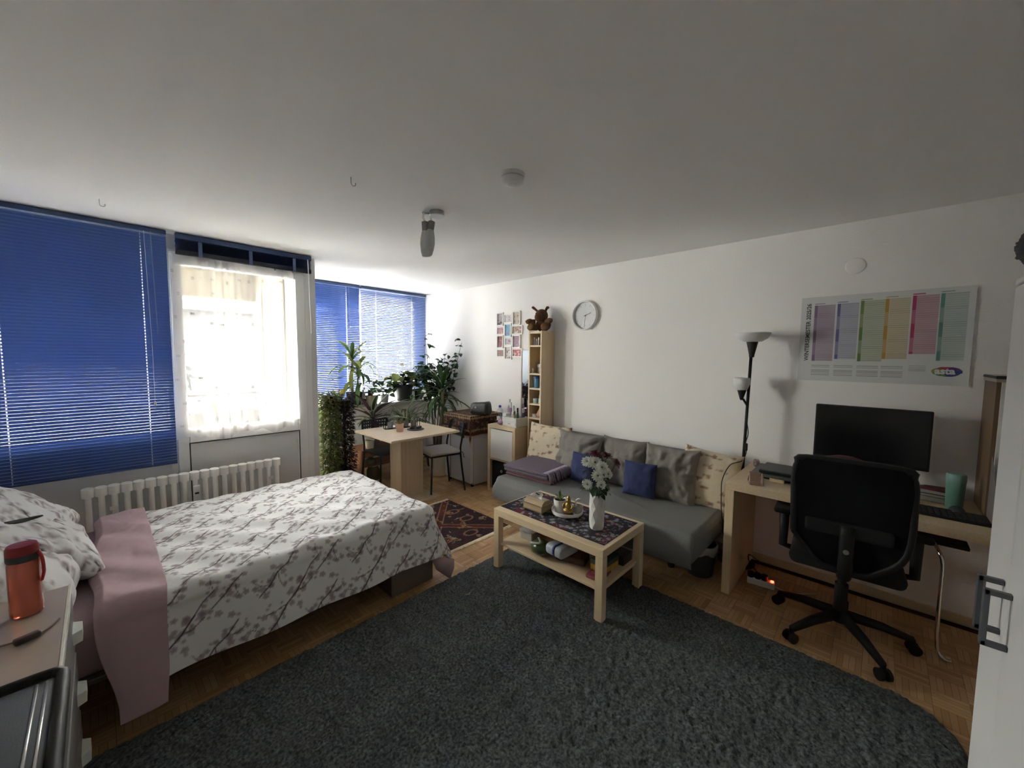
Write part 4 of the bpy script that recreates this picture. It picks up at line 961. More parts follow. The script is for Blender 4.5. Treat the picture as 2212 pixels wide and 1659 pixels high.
for k,(y,z0,w,c,lb) in enumerate(((2.685,0,.05,(.10,.05,.06),'dark flat case at the bottom of the stack on the sixth tier'),(2.69,.028,.045,(.20,.13,.14),'mauve flat case in the middle of the stack on the sixth tier'),(2.70,.056,.04,(.32,.28,.29),'grey flat case on top of the stack on the sixth tier'))):
    bm = B(); box(bm,3.22,3.33,y-w,y+w,Z(3)+z0,Z(3)+z0+.026,.005,2); solo('make_up_case', bm, c_('case%d'%k,c,.3), lb, 'case', g)
# plush moose on top
t = thing('plush_moose', 'brown plush moose sitting on the tall narrow shelf', 'plush', (3.31,2.70,1.816), .25)
m_fur = mat('brown_plush', (.095,.04,.018), .95, bump=(90,.9)); m_fur2 = mat('tan_plush', (.17,.085,.035), .95, bump=(90,.9)); m_fur3 = mat('rust_plush', (.12,.035,.018), .95, bump=(90,.9))
bm = B(); ell(bm,(.02,-.01,.07),(.075,.085,.075),20); obj('body', bm, m_fur, t, True)
bm = B(); ell(bm,(-.01,-.005,.165),(.075,.068,.070),20); ell(bm,(-.07,.0,.145),(.05,.045,.05),16); obj('head', bm, m_fur, t, True)
for s in (1,-1):
    bm = B(); tube(bm, curve([(0,s*.05,.215),(-.005,s*.085,.245),(.0,s*.11,.262)] if s>0 else [(0,s*.045,.215),(.0,s*.065,.25),(.01,s*.075,.24)],4), [.02]*4+[.024]*4+[.014], 10, flat=.6); obj('antler', bm, m_fur3, t, True)
    bm = B(); tube(bm, curve([(-.02,s*.07,.10),(-.06,s*.115,.10),(-.075,s*.125,.125)],4), [.03]*5+[.036]*3+[.02], 10); obj('arm', bm, m_fur2, t, True)
    bm = B(); tube(bm, curve([(-.02,s*.05,.04),(-.08,s*.075,.038),(-.115,s*.085,.05)],4), [.035]*5+[.042]*3+[.02], 10); obj('leg', bm, m_fur2, t, True)
    bm = B(); ell(bm,(-.068,s*.035,.185),(.007,.007,.008),8); obj('eye', bm, m_black, t, True)

# ================================================================ WALL: clock, photo frames, cover plate
t = thing('wall_clock', 'round white wall clock above the sofa', 'clock', (3.43,2.218,1.962))
def wl(bm): bmesh.ops.transform(bm, matrix=AXW, verts=bm.verts); return bm
bm = B(); lathe(bm, [(.135,0.001),(.146,.003),(.147,.040),(.142,.046),(.134,.044),(.131,.018)], 48, cap=False); obj('rim', wl(bm), m_white, t, .8)
bm = B(); lathe(bm, [(.134,.001),(.134,.014)], 48); obj('dial', wl(bm), c_('dial_grey',(.62,.63,.63)), t)
for k in range(12):
    a = 2*PI*k/12; bm = B(); M = Matrix.Rotation(a,4,'Z'); xbox(bm, M @ Matrix.Translation((.108,0,.0146)), .020 if k%3 else .026,.003,.001); obj('hour_mark', wl(bm), c_('mark_grey',(.36,.36,.36)), t)
# local x is up, local y is +Y (left as seen)
def hand(nm, ang, L, w, m, z): bm = B(); xbox(bm, Matrix.Rotation(ang,4,'Z') @ Matrix.Translation((L/2-.01,0,z)), L+.02,w,.0015); obj(nm, wl(bm), m, t)
hand('hour_hand', -1.22, .072,.005,c_('hand_dark',(.06,.06,.06)),.0165); hand('minute_hand', PI-.16, .112,.009,c_('hand_white',(.85,.85,.83)),.019)
bm = B(); lathe(bm,[(.006,.014),(.006,.021)],12); obj('hub', wl(bm), c_('hand_dark',(0,0,0)), t)
bm = B(); lathe(bm, [(.052,0),(.050,.006),(.044,.009),(0,.0095)], 32); wl(bm); bmesh.ops.translate(bm, vec=(3.43,.168,2.155), verts=bm.verts)
solo('cover_plate', bm, m_wall, 'round white cover plate on the wall above the poster', 'cover plate', smooth=.6)
t = thing('photo_collage', 'white multi-photo frame of twelve pictures on the wall', 'picture frame', (3.42,3.29,1.5), 0, None, True)
FR = [(3.50,3.385,2.074,1.911),(3.378,3.242,2.052,1.94),(3.232,3.107,2.076,1.909),(3.503,3.372,1.906,1.804),(3.366,3.251,1.936,1.773),(3.246,3.074,1.908,1.80),(3.494,3.383,1.80,1.641),(3.362,3.240,1.77,1.672),(3.232,3.103,1.797,1.639),(3.496,3.366,1.630,1.531),(3.36,3.243,1.666,1.504),(3.237,3.076,1.636,1.532)]
pals = [((.35,.33,.33),(.08,.07,.08),(.6,.58,.56)),((.55,.54,.54),(.45,.10,.07),(.25,.2,.2)),((.55,.5,.42),(.25,.15,.1),(.6,.6,.55)),((.45,.25,.24),(.2,.08,.08),(.6,.5,.48)),((.20,.42,.62),(.35,.2,.25),(.5,.6,.7)),((.35,.22,.16),(.6,.55,.5),(.3,.08,.06)),((.3,.13,.14),(.55,.35,.33),(.15,.06,.06)),((.5,.48,.5),(.45,.06,.08),(.3,.25,.28)),((.32,.18,.26),(.5,.35,.4),(.15,.1,.12)),((.4,.25,.2),(.5,.5,.55),(.2,.35,.4)),((.6,.55,.52),(.08,.06,.06),(.35,.2,.17)),((.45,.05,.06),(.55,.5,.48),(.25,.1,.1))]
for k,(ya,yb,za,zb) in enumerate(FR):
    bm = B(); dpt = .022 if k%2==0 else .016
    for q in ((yb,ya,za-.013,za),(yb,ya,zb,zb+.013),(yb,yb+.013,zb+.013,za-.013),(ya-.013,ya,zb+.013,za-.013)): box(bm,3.43-dpt,3.43,q[0],q[1],q[2],q[3],.001)
    fr = obj('frame', bm, m_wlac, t)
    yy,zz = np.meshgrid(np.linspace(ya-.013,yb+.013,24), np.linspace(zb+.013,za-.013,24), indexing='ij')
    a,b,c3 = pals[k]; col = np.empty(yy.shape+(3,)); col[:] = a; n1 = fbm(yy*50,zz*50,k*3+1,2); n2 = fbm(yy*75,zz*60,k*5+2,2)
    col = mixc(col,b,(n1>.5)*(zz<zb+(za-zb)*.72)*.9); col = mixc(col,c3,(n2>.56)*.85)
    me = grid_mesh('photo', np.stack([yy*0+3.424,yy,zz],-1), col, False); mats(me, printed('photo_paper', .3)); obj('photo', me, None, fr)

# ---- poster
t = thing('semester_poster', 'large white calendar poster with six coloured columns above the desk', 'poster', (3.428,.04,1.40), 0, None, True)
PY = lambda u: .44-u
nx,ny = 330,235
Uu,Zz = np.meshgrid(np.linspace(0,.80,nx), np.linspace(1.398,1.972,ny), indexing='ij')
col = np.empty(Uu.shape+(3,)); col[:] = (.66,.67,.655)
colsP = [(.075,.185,1.915,1.535,(.34,.25,.34),(.21,.14,.24)),(.195,.305,1.918,1.548,(.40,.40,.50),(.14,.14,.30)),(.313,.43,1.926,1.535,(.42,.47,.33),(.15,.22,.07)),(.43,.542,1.93,1.552,(.56,.46,.29),(.46,.27,.06)),(.548,.66,1.936,1.582,(.50,.28,.34),(.42,.05,.14)),(.664,.775,1.94,1.545,(.42,.50,.47),(.13,.27,.24))]
for a,b,z1,z0,lt,dk in colsP:
    ins = (Uu>a)&(Uu<b)&(Zz<z1)&(Zz>z0); bar = ins&(Uu<a+.017); seg = (np.floor((z1-Zz)/.085)%2)*.35
    col = mixc(col, lt, ins*(.62+.22*vnoise(Uu*9,Zz*9,a*50))); lines = ins&(np.abs(((z1-Zz)/.0126)%1-.5)<.13)&(Uu>a+.02); col = mixc(col, tuple(c*.55 for c in lt), lines*.5)
    col = mixc(col, dk, bar*(1-seg)); col = mixc(col, dk, (Uu>a)&(Uu<a+.055)&(Zz>z1+.006)&(Zz<z1+.0115)) if False else mixc(col, dk, ((Uu>a)&(Uu<a+.055)&(Zz>z1+.006)&(Zz<z1+.0115))*.9)
    if a < .5:
        ln = (Uu>a)&(Uu<b-.012)&(Zz<1.508)&(Zz>1.435)&(np.abs(((Zz-1.435)/.0105)%1-.5)<.32)&~((Zz<1.485)&(Zz>1.478)); col = mixc(col,(.36,.37,.37),ln*.75)
ln = (Uu>.553)&(Uu<.625)&(Zz<1.515)&(Zz>1.476)&(np.abs(((Zz-1.476)/.0105)%1-.5)<.3); col = mixc(col,(.40,.41,.41),ln*.7)
# colourful splash of the logo
px = (Uu-.712)/.060; pz = (Zz-1.479)/.028; rad = np.hypot(px,pz)+.22*(fbm(Uu*60,Zz*60,3,2)-.5)
for c,(cx2,cz2) in (((.45,.04,.08),(-.1,.5)),((.09,.04,.20),(.6,.2)),((.35,.30,.04),(-.75,-.1)),((.08,.20,.10),(-.2,-.6)),((.05,.07,.25),(.65,-.5))):
    k = (rad<1.0)&(np.hypot(px-cx2,pz-cz2)<.75); col = mixc(col,c,k*.95)
bow = .010*np.clip((Uu-.72)/.08,0,1)**2
me = grid_mesh('sheet', np.stack([3.4275-bow,PY(Uu),Zz],-1), col, False); mats(me, printed('poster_paper', .45)); obj('sheet', me, None, t)
ink = c_('poster_ink',(.05,.05,.055)); wht = c_('poster_white',(.72,.72,.71))
# wall text frame: local x -> -Y (reads left to right), local y -> Z, local z -> -X
TW = Matrix(((0,0,-1,0),(-1,0,0,0),(0,1,0,0),(0,0,0,1)))
text_mesh('WINTERSEMESTER 2025/26', .0335, ink, Matrix.Translation((3.4262,PY(.055),1.535)) @ TW @ Matrix.Rotation(PI/2,4,'Z'), 'title', t, .0007)
text_mesh('asta', .052, wht, Matrix.Translation((3.4258,PY(.664),1.466)) @ TW, 'logo', t, .0022)

# ================================================================ CEILING
t = thing('ceiling_lamp', 'small chrome ceiling lamp with two long frosted glass shades', 'lamp', (1.46,2.09,2.44))
bm = B(); lathe(bm, [(.042,-.03),(.046,-.026),(.046,0)], 24, (.035,-.02,0)); obj('canopy', bm, m_steel, t, .7)
bm = B(); box(bm,-.05,.05,-.012,.012,-.02,-.008,.003); bmesh.ops.rotate(bm, verts=bm.verts, cent=(0,0,0), matrix=Matrix.Rotation(-.7,3,'Z')); obj('bar', bm, m_chrome, t)
m_frost = thin('frosted_glass', (.80,.80,.77), 0, .5, .35)
for dx,dy,tilt in ((-.030,.02,-.05),(.012,-.012,.16)):
    R0 = Matrix.Translation((dx,dy,0)) @ Matrix.Rotation(tilt,4,'Y')
    bm = B(); tube(bm, curve([(0,0,-.012),(-.012,0,-.04),(.004,0,-.075)],4), .006, 8); bmesh.ops.transform(bm, matrix=R0, verts=bm.verts); a = obj('arm', bm, m_chrome, t, True)
    bm = B(); lathe(bm, [(.02,-.125),(.021,-.07),(.012,-.066)], 16); bmesh.ops.transform(bm, matrix=R0, verts=bm.verts); obj('socket', bm, c_('grey_socket',(.22,.22,.21),.4), t, .7)
    bm = B(); lathe(bm, [(.021,-.124),(.030,-.16),(.036,-.20),(.034,-.245),(.029,-.275),(.026,-.272),(.031,-.245),(.032,-.20)], 20, cap=False); bmesh.ops.transform(bm, matrix=R0, verts=bm.verts); obj('glass_shade', bm, m_frost, t, True)
t = thing('smoke_detector', 'round white smoke detector on the ceiling', 'smoke detector', (1.445,1.375,2.44))
bm = B(); lathe(bm, [(.056,-.018),(.060,-.012),(.060,0)], 32); obj('base', bm, m_white, t, .7)
bm = B(); lathe(bm, [(.020,-.050),(.040,-.049),(.052,-.042),(.056,-.030),(.056,-.022),(.050,-.018)], 32); obj('cover', bm, m_white, t, .7)
bm = B(); lathe(bm, [(.022,-.0515),(.024,-.050),(.022,-.0485)], 24); obj('test_button', bm, c_('button_white',(.66,.66,.65)), t, .7)
for x,y,lb in ((.92,2.0,'small metal hook in the ceiling left of the lamp'),(.05,3.38,'small white hook in the ceiling above the large blind')):
    bm = B(); tube(bm, [Vector((x,y,2.44)),Vector((x,y,2.415))] + [Vector((x+.012-.012*math.cos(a),y,2.412-.012*math.sin(a))) for a in [i*PI/6 for i in range(1,8)]], .0025, 6)
    solo('ceiling_hook', bm, m_steel if x>.5 else m_white, lb, 'hook', 'ceiling hooks', True)

# ================================================================ FRIDGE with cloth
t = thing('mini_fridge', 'white under-counter fridge beneath a patterned cloth', 'fridge', (3.18,3.66,0), 0, None, True)
m_fri = mat('white_enamel', (.64,.66,.70), .3)
bm = B(); box(bm,2.985,3.425,3.43,3.915,.02,.84,.006,2); obj('body', bm, m_fri, t)
bm = B(); box(bm,2.935,2.98,3.43,3.915,.05,.835,.008,3); obj('door', bm, m_fri, t)
bm = B(); box(bm,2.98,2.986,3.435,3.91,.05,.835); obj('door_seal', bm, c_('seal_grey',(.25,.25,.26)), t)
bm = B(); box(bm,2.932,2.937,3.80,3.812,.06,.80,.002); obj('door_strip', bm, c_('strip_red_grey',(.25,.12,.14)), t)
for y in (3.46,3.88): bm = B(); lathe(bm,[(.018,0),(.018,.022)],10,(2.99,y,0)); obj('foot', bm, m_black, t)
t = thing('patterned_cloth', 'dark red and gold paisley cloth with fringe over the fridge', 'cloth', (3.18,3.65,.84), 0, None, True)
na,nb2 = 150,150
A,Bq = np.meshgrid(np.linspace(-.235,.50,na), np.linspace(-.235,.55,nb2), indexing='ij')
ex = np.maximum(-A,0); ey = np.maximum(-Bq,0); eb = np.maximum(Bq-.50,0); dd = np.hypot(np.hypot(ex,ey),eb); nr = np.maximum(dd,1e-6); rad = .018
q = np.clip(dd/(rad*1.57),0,1)*1.5708; drop = np.where(dd<rad*1.57, rad*(1-np.cos(q)), rad+dd-rad*1.57); out = np.where(dd<rad*1.57, rad*np.sin(q), rad)+.03*np.maximum(dd-.03,0)+.012*np.sin(A*30+Bq*26)*np.clip(dd/.1,0,1)*(dd>0)
Vc = np.stack([2.93+np.clip(A,0,9)-out*ex/nr, 3.425+np.clip(Bq,0,.50)-out*ey/nr+out*eb/nr, .846-drop],-1)
n1 = fbm(A*40,Bq*40,2,3); n2 = vnoise(A*95,Bq*95,7); col = np.empty(A.shape+(3,)); col[:] = (.055,.026,.022)
col = mixc(col,(.16,.09,.055),(n1>.52)*.8); col = mixc(col,(.26,.17,.10),((n1>.60)&(n2>.4))*.8)
eb_ = np.minimum(A+.235,Bq+.235); col = mixc(col,(.10,.012,.018),(eb_<.03)*.9)
for w0 in (.06,.20,.235): col = mixc(col,(.36,.26,.15),((np.abs(eb_-w0-.006*np.sin((A-Bq)*180))<.008))*.8)
bd = (eb_>.235)&(eb_<.29); col = mixc(col,(.42,.30,.17),bd*(np.sin((A+.1)*200)*np.sin((Bq+.1)*200)>.1)*.7)
me = grid_mesh('fabric', Vc, col); mats(me, printed('paisley_cotton', .9)); obj('fabric', me, None, t)
bm = B()
for i in list(range(0,nb2,2)):
    p = Vector(Vc[0,i]); tube(bm, [p, p+Vector((-.004,R_.uniform(-.006,.006),-R_.uniform(.02,.035)))], [.0022,.0012], 4)
for i in range(0,na,2):
    p = Vector(Vc[i,0])
    if i < 60: tube(bm, [p, p+Vector((R_.uniform(-.006,.006),-.004,-R_.uniform(.02,.035)))], [.0022,.0012], 4)
tag(obj('fringe', bm, c_('gold_fringe',(.45,.33,.17),.9), t), kind='stuff')
t = thing('toiletry_bag', 'crumpled black vinyl bag on the patterned cloth', 'bag', (3.12,3.455,.849), .3)
th,ph = np.meshgrid(np.linspace(0.02,PI-.02,26), np.linspace(0,2*PI,44), indexing='ij')
sx = lambda v,p: np.sign(v)*np.abs(v)**(p*.55)
X0 = .075*sx(np.sin(th),.5)*sx(np.cos(ph),.55); Y0 = .12*sx(np.sin(th),.5)*sx(np.sin(ph),.55); Z0 = .07*sx(np.cos(th),.7)+.07
wv = .026*(fbm(th*3,ph*3,6,4)-.5); X0 = X0*(1-.4*np.clip((Z0-.06)/.08,0,1))+wv; Z0 = Z0+.02*np.clip(-Y0/.12,0,1)*(Z0>.07)+wv*.6
me = grid_mesh('body', np.stack([X0,Y0,np.maximum(Z0,0)],-1)); mats(me, mat('black_vinyl', (.018,.018,.020), .28)); obj('body', me, None, t)
bm = B(); tube(bm, [(-.035,.09,.135),(-.03,-.02,.148),(-.028,-.10,.155)], .004, 6); obj('zip', bm, c_('zip_grey',(.12,.12,.12),.4), t, True)
bm = B(); lathe(bm,[(.008,0),(.008,.003)],10); bmesh.ops.transform(bm, matrix=Matrix.Translation((-.078,.03,.09)) @ AXW, verts=bm.verts); obj('stud', bm, m_steel, t)
# ================================================================ ON AND AROUND THE DESK
ZD = .745
t = thing('monitor', 'black flat monitor standing on the desk', 'monitor', (3.24,.04,ZD), 0, None, True)
bm = B(); box(bm,3.195,3.225,-.222,.302,.915,1.258,.006,2); obj('housing', bm, m_black, t, .7)
bm = B(); box(bm,3.193,3.196,-.212,.292,.932,1.250); obj('screen', bm, mat('dark_screen', (.004,.004,.005), .25), t)
bm = B(); tube(bm, [(3.235,.04,.76),(3.235,.04,1.06)], .022, 10); obj('neck', bm, m_black, t, True)
bm = B(); lathe(bm, [(.105,0),(.105,.006),(.04,.014)], 28, (3.255,.04,ZD)); obj('stand_base', bm, m_black, t, .6)
t = thing('laptop', 'closed black laptop resting on a dark stand at the desk', 'laptop', (3.15,.36,.785), 0, None, True)
bm = B(); box(bm,3.005,3.245,.17,.565,.790,.803,.004,2); obj('base', bm, m_black, t)
bm = B(); box(bm,3.007,3.247,.172,.563,.804,.812,.003,2); obj('lid', bm, m_dkgrey, t)
t = thing('laptop_stand', 'dark slanted stand under the laptop', 'stand', (3.15,.36,ZD), 0, None, True)
bm = B(); box(bm,2.985,3.29,.12,.61,.768,.787,.004,2); obj('plate', bm, mat('grey_green_plate', (.075,.085,.082), .5), t)
for y in (.18,.52): bm = B(); box(bm,3.03,3.27,y-.02,y+.02,ZD,.768,.003); obj('foot', bm, m_black, t)
bm = B(); box(bm,2.995,3.03,.42,.50,ZD,.767,.002); solo('wooden_block', bm, m_oakx, 'small pale wooden block under the laptop stand', 'block')
# phone stand: folded rose metal
t = thing('phone_stand', 'folding rose-gold phone stand at the desk corner', 'stand', (2.87,.555,ZD), .35)
m_rose = mat('rose_metal', (.52,.36,.30), .3, .7)
for y in (-.035,.035):
    bm = B(); tube(bm, [(-.045,y,.004),(.045,y,.004)], .0035, 6); tube(bm, [(.0,y,.07),(-.045,y,.006)], .0035, 6); tube(bm, [(.0,y,.07),(.04,y,.006),(.062,y,.012)], .0035, 6); obj('side_bar', bm, m_rose, t, True)
bm = B(); box(bm,-.05,.05,-.03,.03,.001,.005,.001); obj('base_plate', bm, m_rose, t)
bm = B(); xbox(bm, TR(.02,0,.038,0,0,.56), .006,.06,.07,.001); obj('rest_plate', bm, m_rose, t)
t = thing('tape_roll', 'small pinkish tape roll by the lamp pole', 'tape', (3.32,.64,ZD+.03), .6)
bm = B(); lathe(bm, [(.018,-.01),(.03,-.01),(.03,.01),(.018,.01),(.018,-.01)], 20, cap=False); bmesh.ops.rotate(bm, verts=bm.verts, cent=(0,0,0), matrix=Matrix.Rotation(PI/2,3,'X')); obj('roll', bm, mat('pink_tape', (.42,.30,.31), .3), t, .7)
bm = B(); lathe(bm, [(.014,-.011),(.018,-.011),(.018,.011),(.014,.011),(.014,-.011)], 20, cap=False); bmesh.ops.rotate(bm, verts=bm.verts, cent=(0,0,0), matrix=Matrix.Rotation(PI/2,3,'X')); obj('core', bm, m_white, t, .7)
t = thing('keyboard', 'flat black keyboard on the right half of the desk', 'keyboard', (2.995,-.295,ZD), 0.02)
bm = B(); box(bm,-.085,.085,-.135,.135,.0005,.012,.004,2); obj('case', bm, m_black, t)
for i in range(5):
    for j in range(11):
        if i==0 and j==0:
            bm = B(); box(bm,-.011,.011,-.0095,.0095,0,.005,.0015); km = bmesh_to('key', bm, mat('key_black', (.018,.018,.02), .5))
        obj('key', km, None, t, loc=(-.062+i*.03,-.118+j*.0236,.0115))
bm = B(); ell(bm,(0,0,.006),(.055,.032,.028),20); 
for v in bm.verts: v.co.z = max(v.co.z,0)
o = obj('computer_mouse', bm, m_dkgrey, None, True); o.location = (3.08,-.325,ZD+.0005); tag(o,'dark grey computer mouse behind the keyboard','mouse')
t = thing('water_tumbler', 'tall mint green tumbler on the desk', 'tumbler', (3.17,-.322,ZD), 0)
m_mint = mat('mint_translucent', (.16,.34,.27), .3, trans=.15)
bm = B(); lathe(bm, [(.031,0),(.033,.004),(.038,.145),(.038,.15)], 24); obj('body', bm, m_mint, t, .7)
bm = B(); lathe(bm, [(.039,.15),(.039,.185),(.035,.19)], 24); obj('lid', bm, mat('mint_lid', (.22,.36,.31), .4), t, .7)
for k,(a,b,z0,z1,c,lb) in enumerate(((3.22,3.385,0,.027,(.45,.44,.45),'thick pale grey book at the bottom of the desk stack'),(3.23,3.38,.0275,.045,(.05,.055,.055),'dark book in the middle of the desk stack'),(3.235,3.375,.0455,.053,(.62,.60,.58),'thin white booklet under the red notebook'))):
    t = thing('book', lb, 'book', (3.3,-.245,ZD+z0), -.08, 'books stacked on the desk')
    bm = B(); box(bm,-.08,.08,-.062,.062,0.0005,z1-z0-.0005,.0015); obj('cover', bm, c_('book%d'%k,c,.5), t)
    bm = B(); box(bm,-.0805,.076,-.058,.058,.003,max(z1-z0-.003,.004)); obj('pages', bm, c_('paper_edges',(.6,.58,.54)), t)
bm = B(); prism(bm, [(-.05,-.05),(.05,-.055),(.04,.03),(-.02,.075)], ZD+.054,ZD+.066, Matrix.Translation((3.30,-.25,0))); solo('red_pouch', bm, c_('dark_red_nb',(.12,.012,.022)), 'dark red pouch lying on top of the desk books', 'pouch')
t = thing('owl_figurine', 'small cream owl figurine beside the desk books', 'figurine', (3.30,-.155,ZD), 0)
bm = B(); lathe(bm, [(.020,0),(.030,.01),(.034,.04),(.030,.065),(.033,.085),(.026,.108),(.0,.115)], 18); obj('body', bm, mat('cream_glaze', (.48,.44,.36), .4), t, True)
for s in (-1,1): bm = B(); ell(bm,(-.027,s*.012,.085),(.007,.008,.008),10); obj('eye', bm, m_black, t, True)
bm = B(); lathe(bm, [(.012,0),(.03,.01),(.034,.05),(.03,.085),(.032,.085),(.035,.05)],14,(0,0,.0)); 
t = thing('pen_cup', 'shiny steel pen cup half hidden behind the office chair', 'cup', (3.12,-.085,ZD), 0)
obj('cup', bm, m_chrome, t, True)
for k,(dx,dy,h) in enumerate(((.01,.01,.17),(-.012,-.01,.16),(.0,.015,.175))): bm = B(); tube(bm, [(dx*.5,dy*.5,.01),(dx*2,dy*2,h)], .0035, 6); obj('pen', bm, (m_chrome,m_black,m_steel)[k], t, True)
# shelf unit standing on the desk end
t = thing('desk_hutch', 'small shelf unit with brown side on the far end of the desk', 'shelf', (3.26,-.56,ZD), 0, None, True)
m_hut = mat('brown_veneer', (.17,.105,.055), .5, var=(10,(.20,.125,.07),(7,7,.6)))
for y in (-.435,-.70): bm = B(); box(bm,3.10,3.42,y,y+.016,ZD,1.44,.001); obj('side_panel', bm, m_hut, t)
bm = B(); box(bm,3.085,3.425,-.705,-.415,1.44,1.458,.001); obj('top_board', bm, c_('pale_board',(.52,.45,.36)), t)
for z in (.755,1.10): bm = B(); box(bm,3.11,3.42,-.684,-.436,z,z+.014); obj('shelf_board', bm, m_hut, t)
bm = B(); box(bm,3.090,3.10,-.70,-.435,.75,1.44,.001); obj('white_front', bm, m_cabw, t)
t = thing('tablet', 'thin dark tablet lying on top of the desk shelf unit', 'tablet', (3.15,-.47,1.459), 0, None, True)
bm = B(); box(bm,2.99,3.33,-.62,-.40,1.459,1.472,.004,2); obj('body', bm, m_dkgrey, t)
bm = B(); box(bm,2.992,3.328,-.618,-.402,1.4722,1.4745,.001); obj('screen', bm, c_('glass_dark',(.02,.02,.025),.1), t)
t = thing('file_holder', 'grey upright file holder with white papers at the desk end', 'holder', (3.0,-.47,ZD), 0, None, True)
m_fh = mat('greyish_plastic', (.20,.175,.165), .5)
bm = B(); prism(bm, [(2.90,.0),(3.085,.0),(3.085,.32),(2.90,.16)], 0,.003, Matrix.Translation((0,-.425,ZD)) @ Matrix.Rotation(PI/2,4,'X')); obj('side_wall', bm, m_fh, t)
bm = B(); prism(bm, [(2.90,.0),(3.085,.0),(3.085,.32),(2.90,.16)], 0,.003, Matrix.Translation((0,-.52,ZD)) @ Matrix.Rotation(PI/2,4,'X')); obj('side_wall', bm, m_fh, t)
bm = B(); box(bm,2.90,2.904,-.52,-.425,ZD,ZD+.16); box(bm,2.90,3.085,-.52,-.425,ZD,ZD+.004); obj('front_wall', bm, m_fh, t)
for k,(x0,x1,z1,y) in enumerate(((2.93,3.08,.335,-.452),(2.92,3.07,.30,-.475),(2.94,3.075,.27,-.495))):
    bm = B(); box(bm,x0,x1,y-.002,y+.002,ZD+.005,ZD+z1); solo('paper_sheet', bm, c_('paper_white',(.62,.63,.62)), ('tallest','middle','shortest')[k]+' white paper sheet in the file holder', 'paper', 'papers in the file holder')
# floor lamp
t = thing('floor_lamp', 'black floor lamp with white bowl and small reading shade', 'lamp', (3.27,.735,0), 0, None, True)
bm = B(); lathe(bm, [(.125,0),(.125,.012),(.03,.022),(.014,.03)], 28, (3.29,.735,0)); obj('base', bm, m_black, t, .6)
bm = B(); tube(bm, [(3.29,.735,.02),(3.268,.715,.85),(3.25,.697,1.60)], .0105, 8); obj('pole', bm, m_black, t, True)
bm = B(); lathe(bm, [(.016,1.555),(.018,1.575),(.037,1.665),(.037,1.667)], 20, (3.25,.694,0)); obj('socket_cone', bm, m_black, t, .6)
m_bowl = mat('milky_plastic', (.70,.70,.68), .35)
bm = B(); lathe(bm, [(.03,1.664),(.06,1.668),(.095,1.690),(.114,1.728),(.111,1.730),(.092,1.697),(.058,1.674),(.02,1.670)], 36, (3.25,.694,0), cap=False); obj('bowl_shade', bm, m_bowl, t, True)
bm = B(); tube(bm, [(3.255,.705,1.20),(3.25,.735,1.25)], .008, 8); lathe(bm, [(.008,1.24),(.012,1.25),(.030,1.312),(.030,1.315)], 16, (3.25,.745,0)); obj('reading_arm', bm, m_black, t, .6)
bm = B(); lathe(bm, [(.026,1.312),(.042,1.322),(.055,1.36),(.054,1.405),(.050,1.405),(.050,1.36),(.038,1.326)], 24, (3.25,.748,0), cap=False); obj('reading_shade', bm, m_bowl, t, True)
bm = B(); tube(bm, curve([(3.245,.705,1.2),(3.235,.70,1.1),(3.25,.69,1.0),(3.24,.70,.93),(3.245,.695,.86),(3.2,.71,.80),(3.08,.755,.785),(2.98,.775,.70),(2.93,.765,.60),(2.90,.75,.48),(2.93,.735,.30),(3.05,.725,.10),(3.2,.73,.012)],5), .0032, 6); obj('cable', bm, m_black, t, True)
bm = B(); box(bm,3.232,3.256,.688,.706,.87,.925,.005,2); obj('foot_switch', bm, m_black, t)
# waste bin
t = thing('waste_bin', 'dark round waste bin with white liner under the sofa end', 'bin', (2.93,.885,0), 0)
bm = B(); lathe(bm, [(.085,0),(.088,.004),(.108,.225),(.104,.225),(.085,.01)], 28, cap=False); lathe(bm, [(.086,.002),(.0,.002)],28,cap=False); obj('bin', bm, m_dkgrey, t, .7)
bm = B(); lathe(bm, [(.103,.18),(.106,.228),(.113,.226),(.115,.19+.0),(.112,.17)], 32, cap=False)
for v in bm.verts: v.co.z += .012*math.sin(7*math.atan2(v.co.y,v.co.x))*(1 if v.co.z<.2 else .2)
obj('liner', bm, mat('white_liner', (.40,.41,.42), .4), t, True)
# power strip
t = thing('power_strip', 'white power strip with glowing red switch under the desk', 'power strip', (3.05,.545,0), .15)
bm = B(); box(bm,-.03,.03,-.10,.06,0,.042,.008,2); obj('housing', bm, m_white, t)
bm = B(); box(bm,-.012,.012,-.093,-.075,.042,.048,.002); obj('switch', bm, mat('red_switch', (.6,.02,.01), .3, emit=((1,.05,.02),4.0)), t)
for y in (-.04,.0,.04): bm = B(); lathe(bm,[(.018,.042),(.02,.045),(.02,.075),(.012,.08)],12,(0,y,0)); obj('plug', bm, m_black, t, .6)
bm = B(); tube(bm, curve([(0,-.10,.015),(-.02,-.18,.01),(.03,-.26,.008),(.08,-.33,.01)],5), .004, 6); obj('cord', bm, m_white, t, True)
bm = B(); tube(bm, curve([(0,.0,.08),(-.01,.05,.14),(.05,.06,.17),(.16,.02,.10),(.25,.0,.05)],5), .0035, 6); obj('plug_cable', bm, m_black, t, True)
# chrome tube leg under the desk end
t = thing('tube_stand', 'thin bent chrome tube stand under the right end of the desk', 'stand', (2.95,-.28,0), 0)
bm = B(); tube(bm, curve([(-.02,-.06,.012),(-.02,-.03,.012),(-.01,-.005,.06),(0,0,.30),(.0,.0,.50),(.03,.02,.56),(.12,.03,.57)],5), .009, 8); obj('tube', bm, m_chrome, t, True)
bm = B(); box(bm,.10,.25,-.10,.14,.56,.58,.004); obj('bracket_plate', bm, m_black, t)

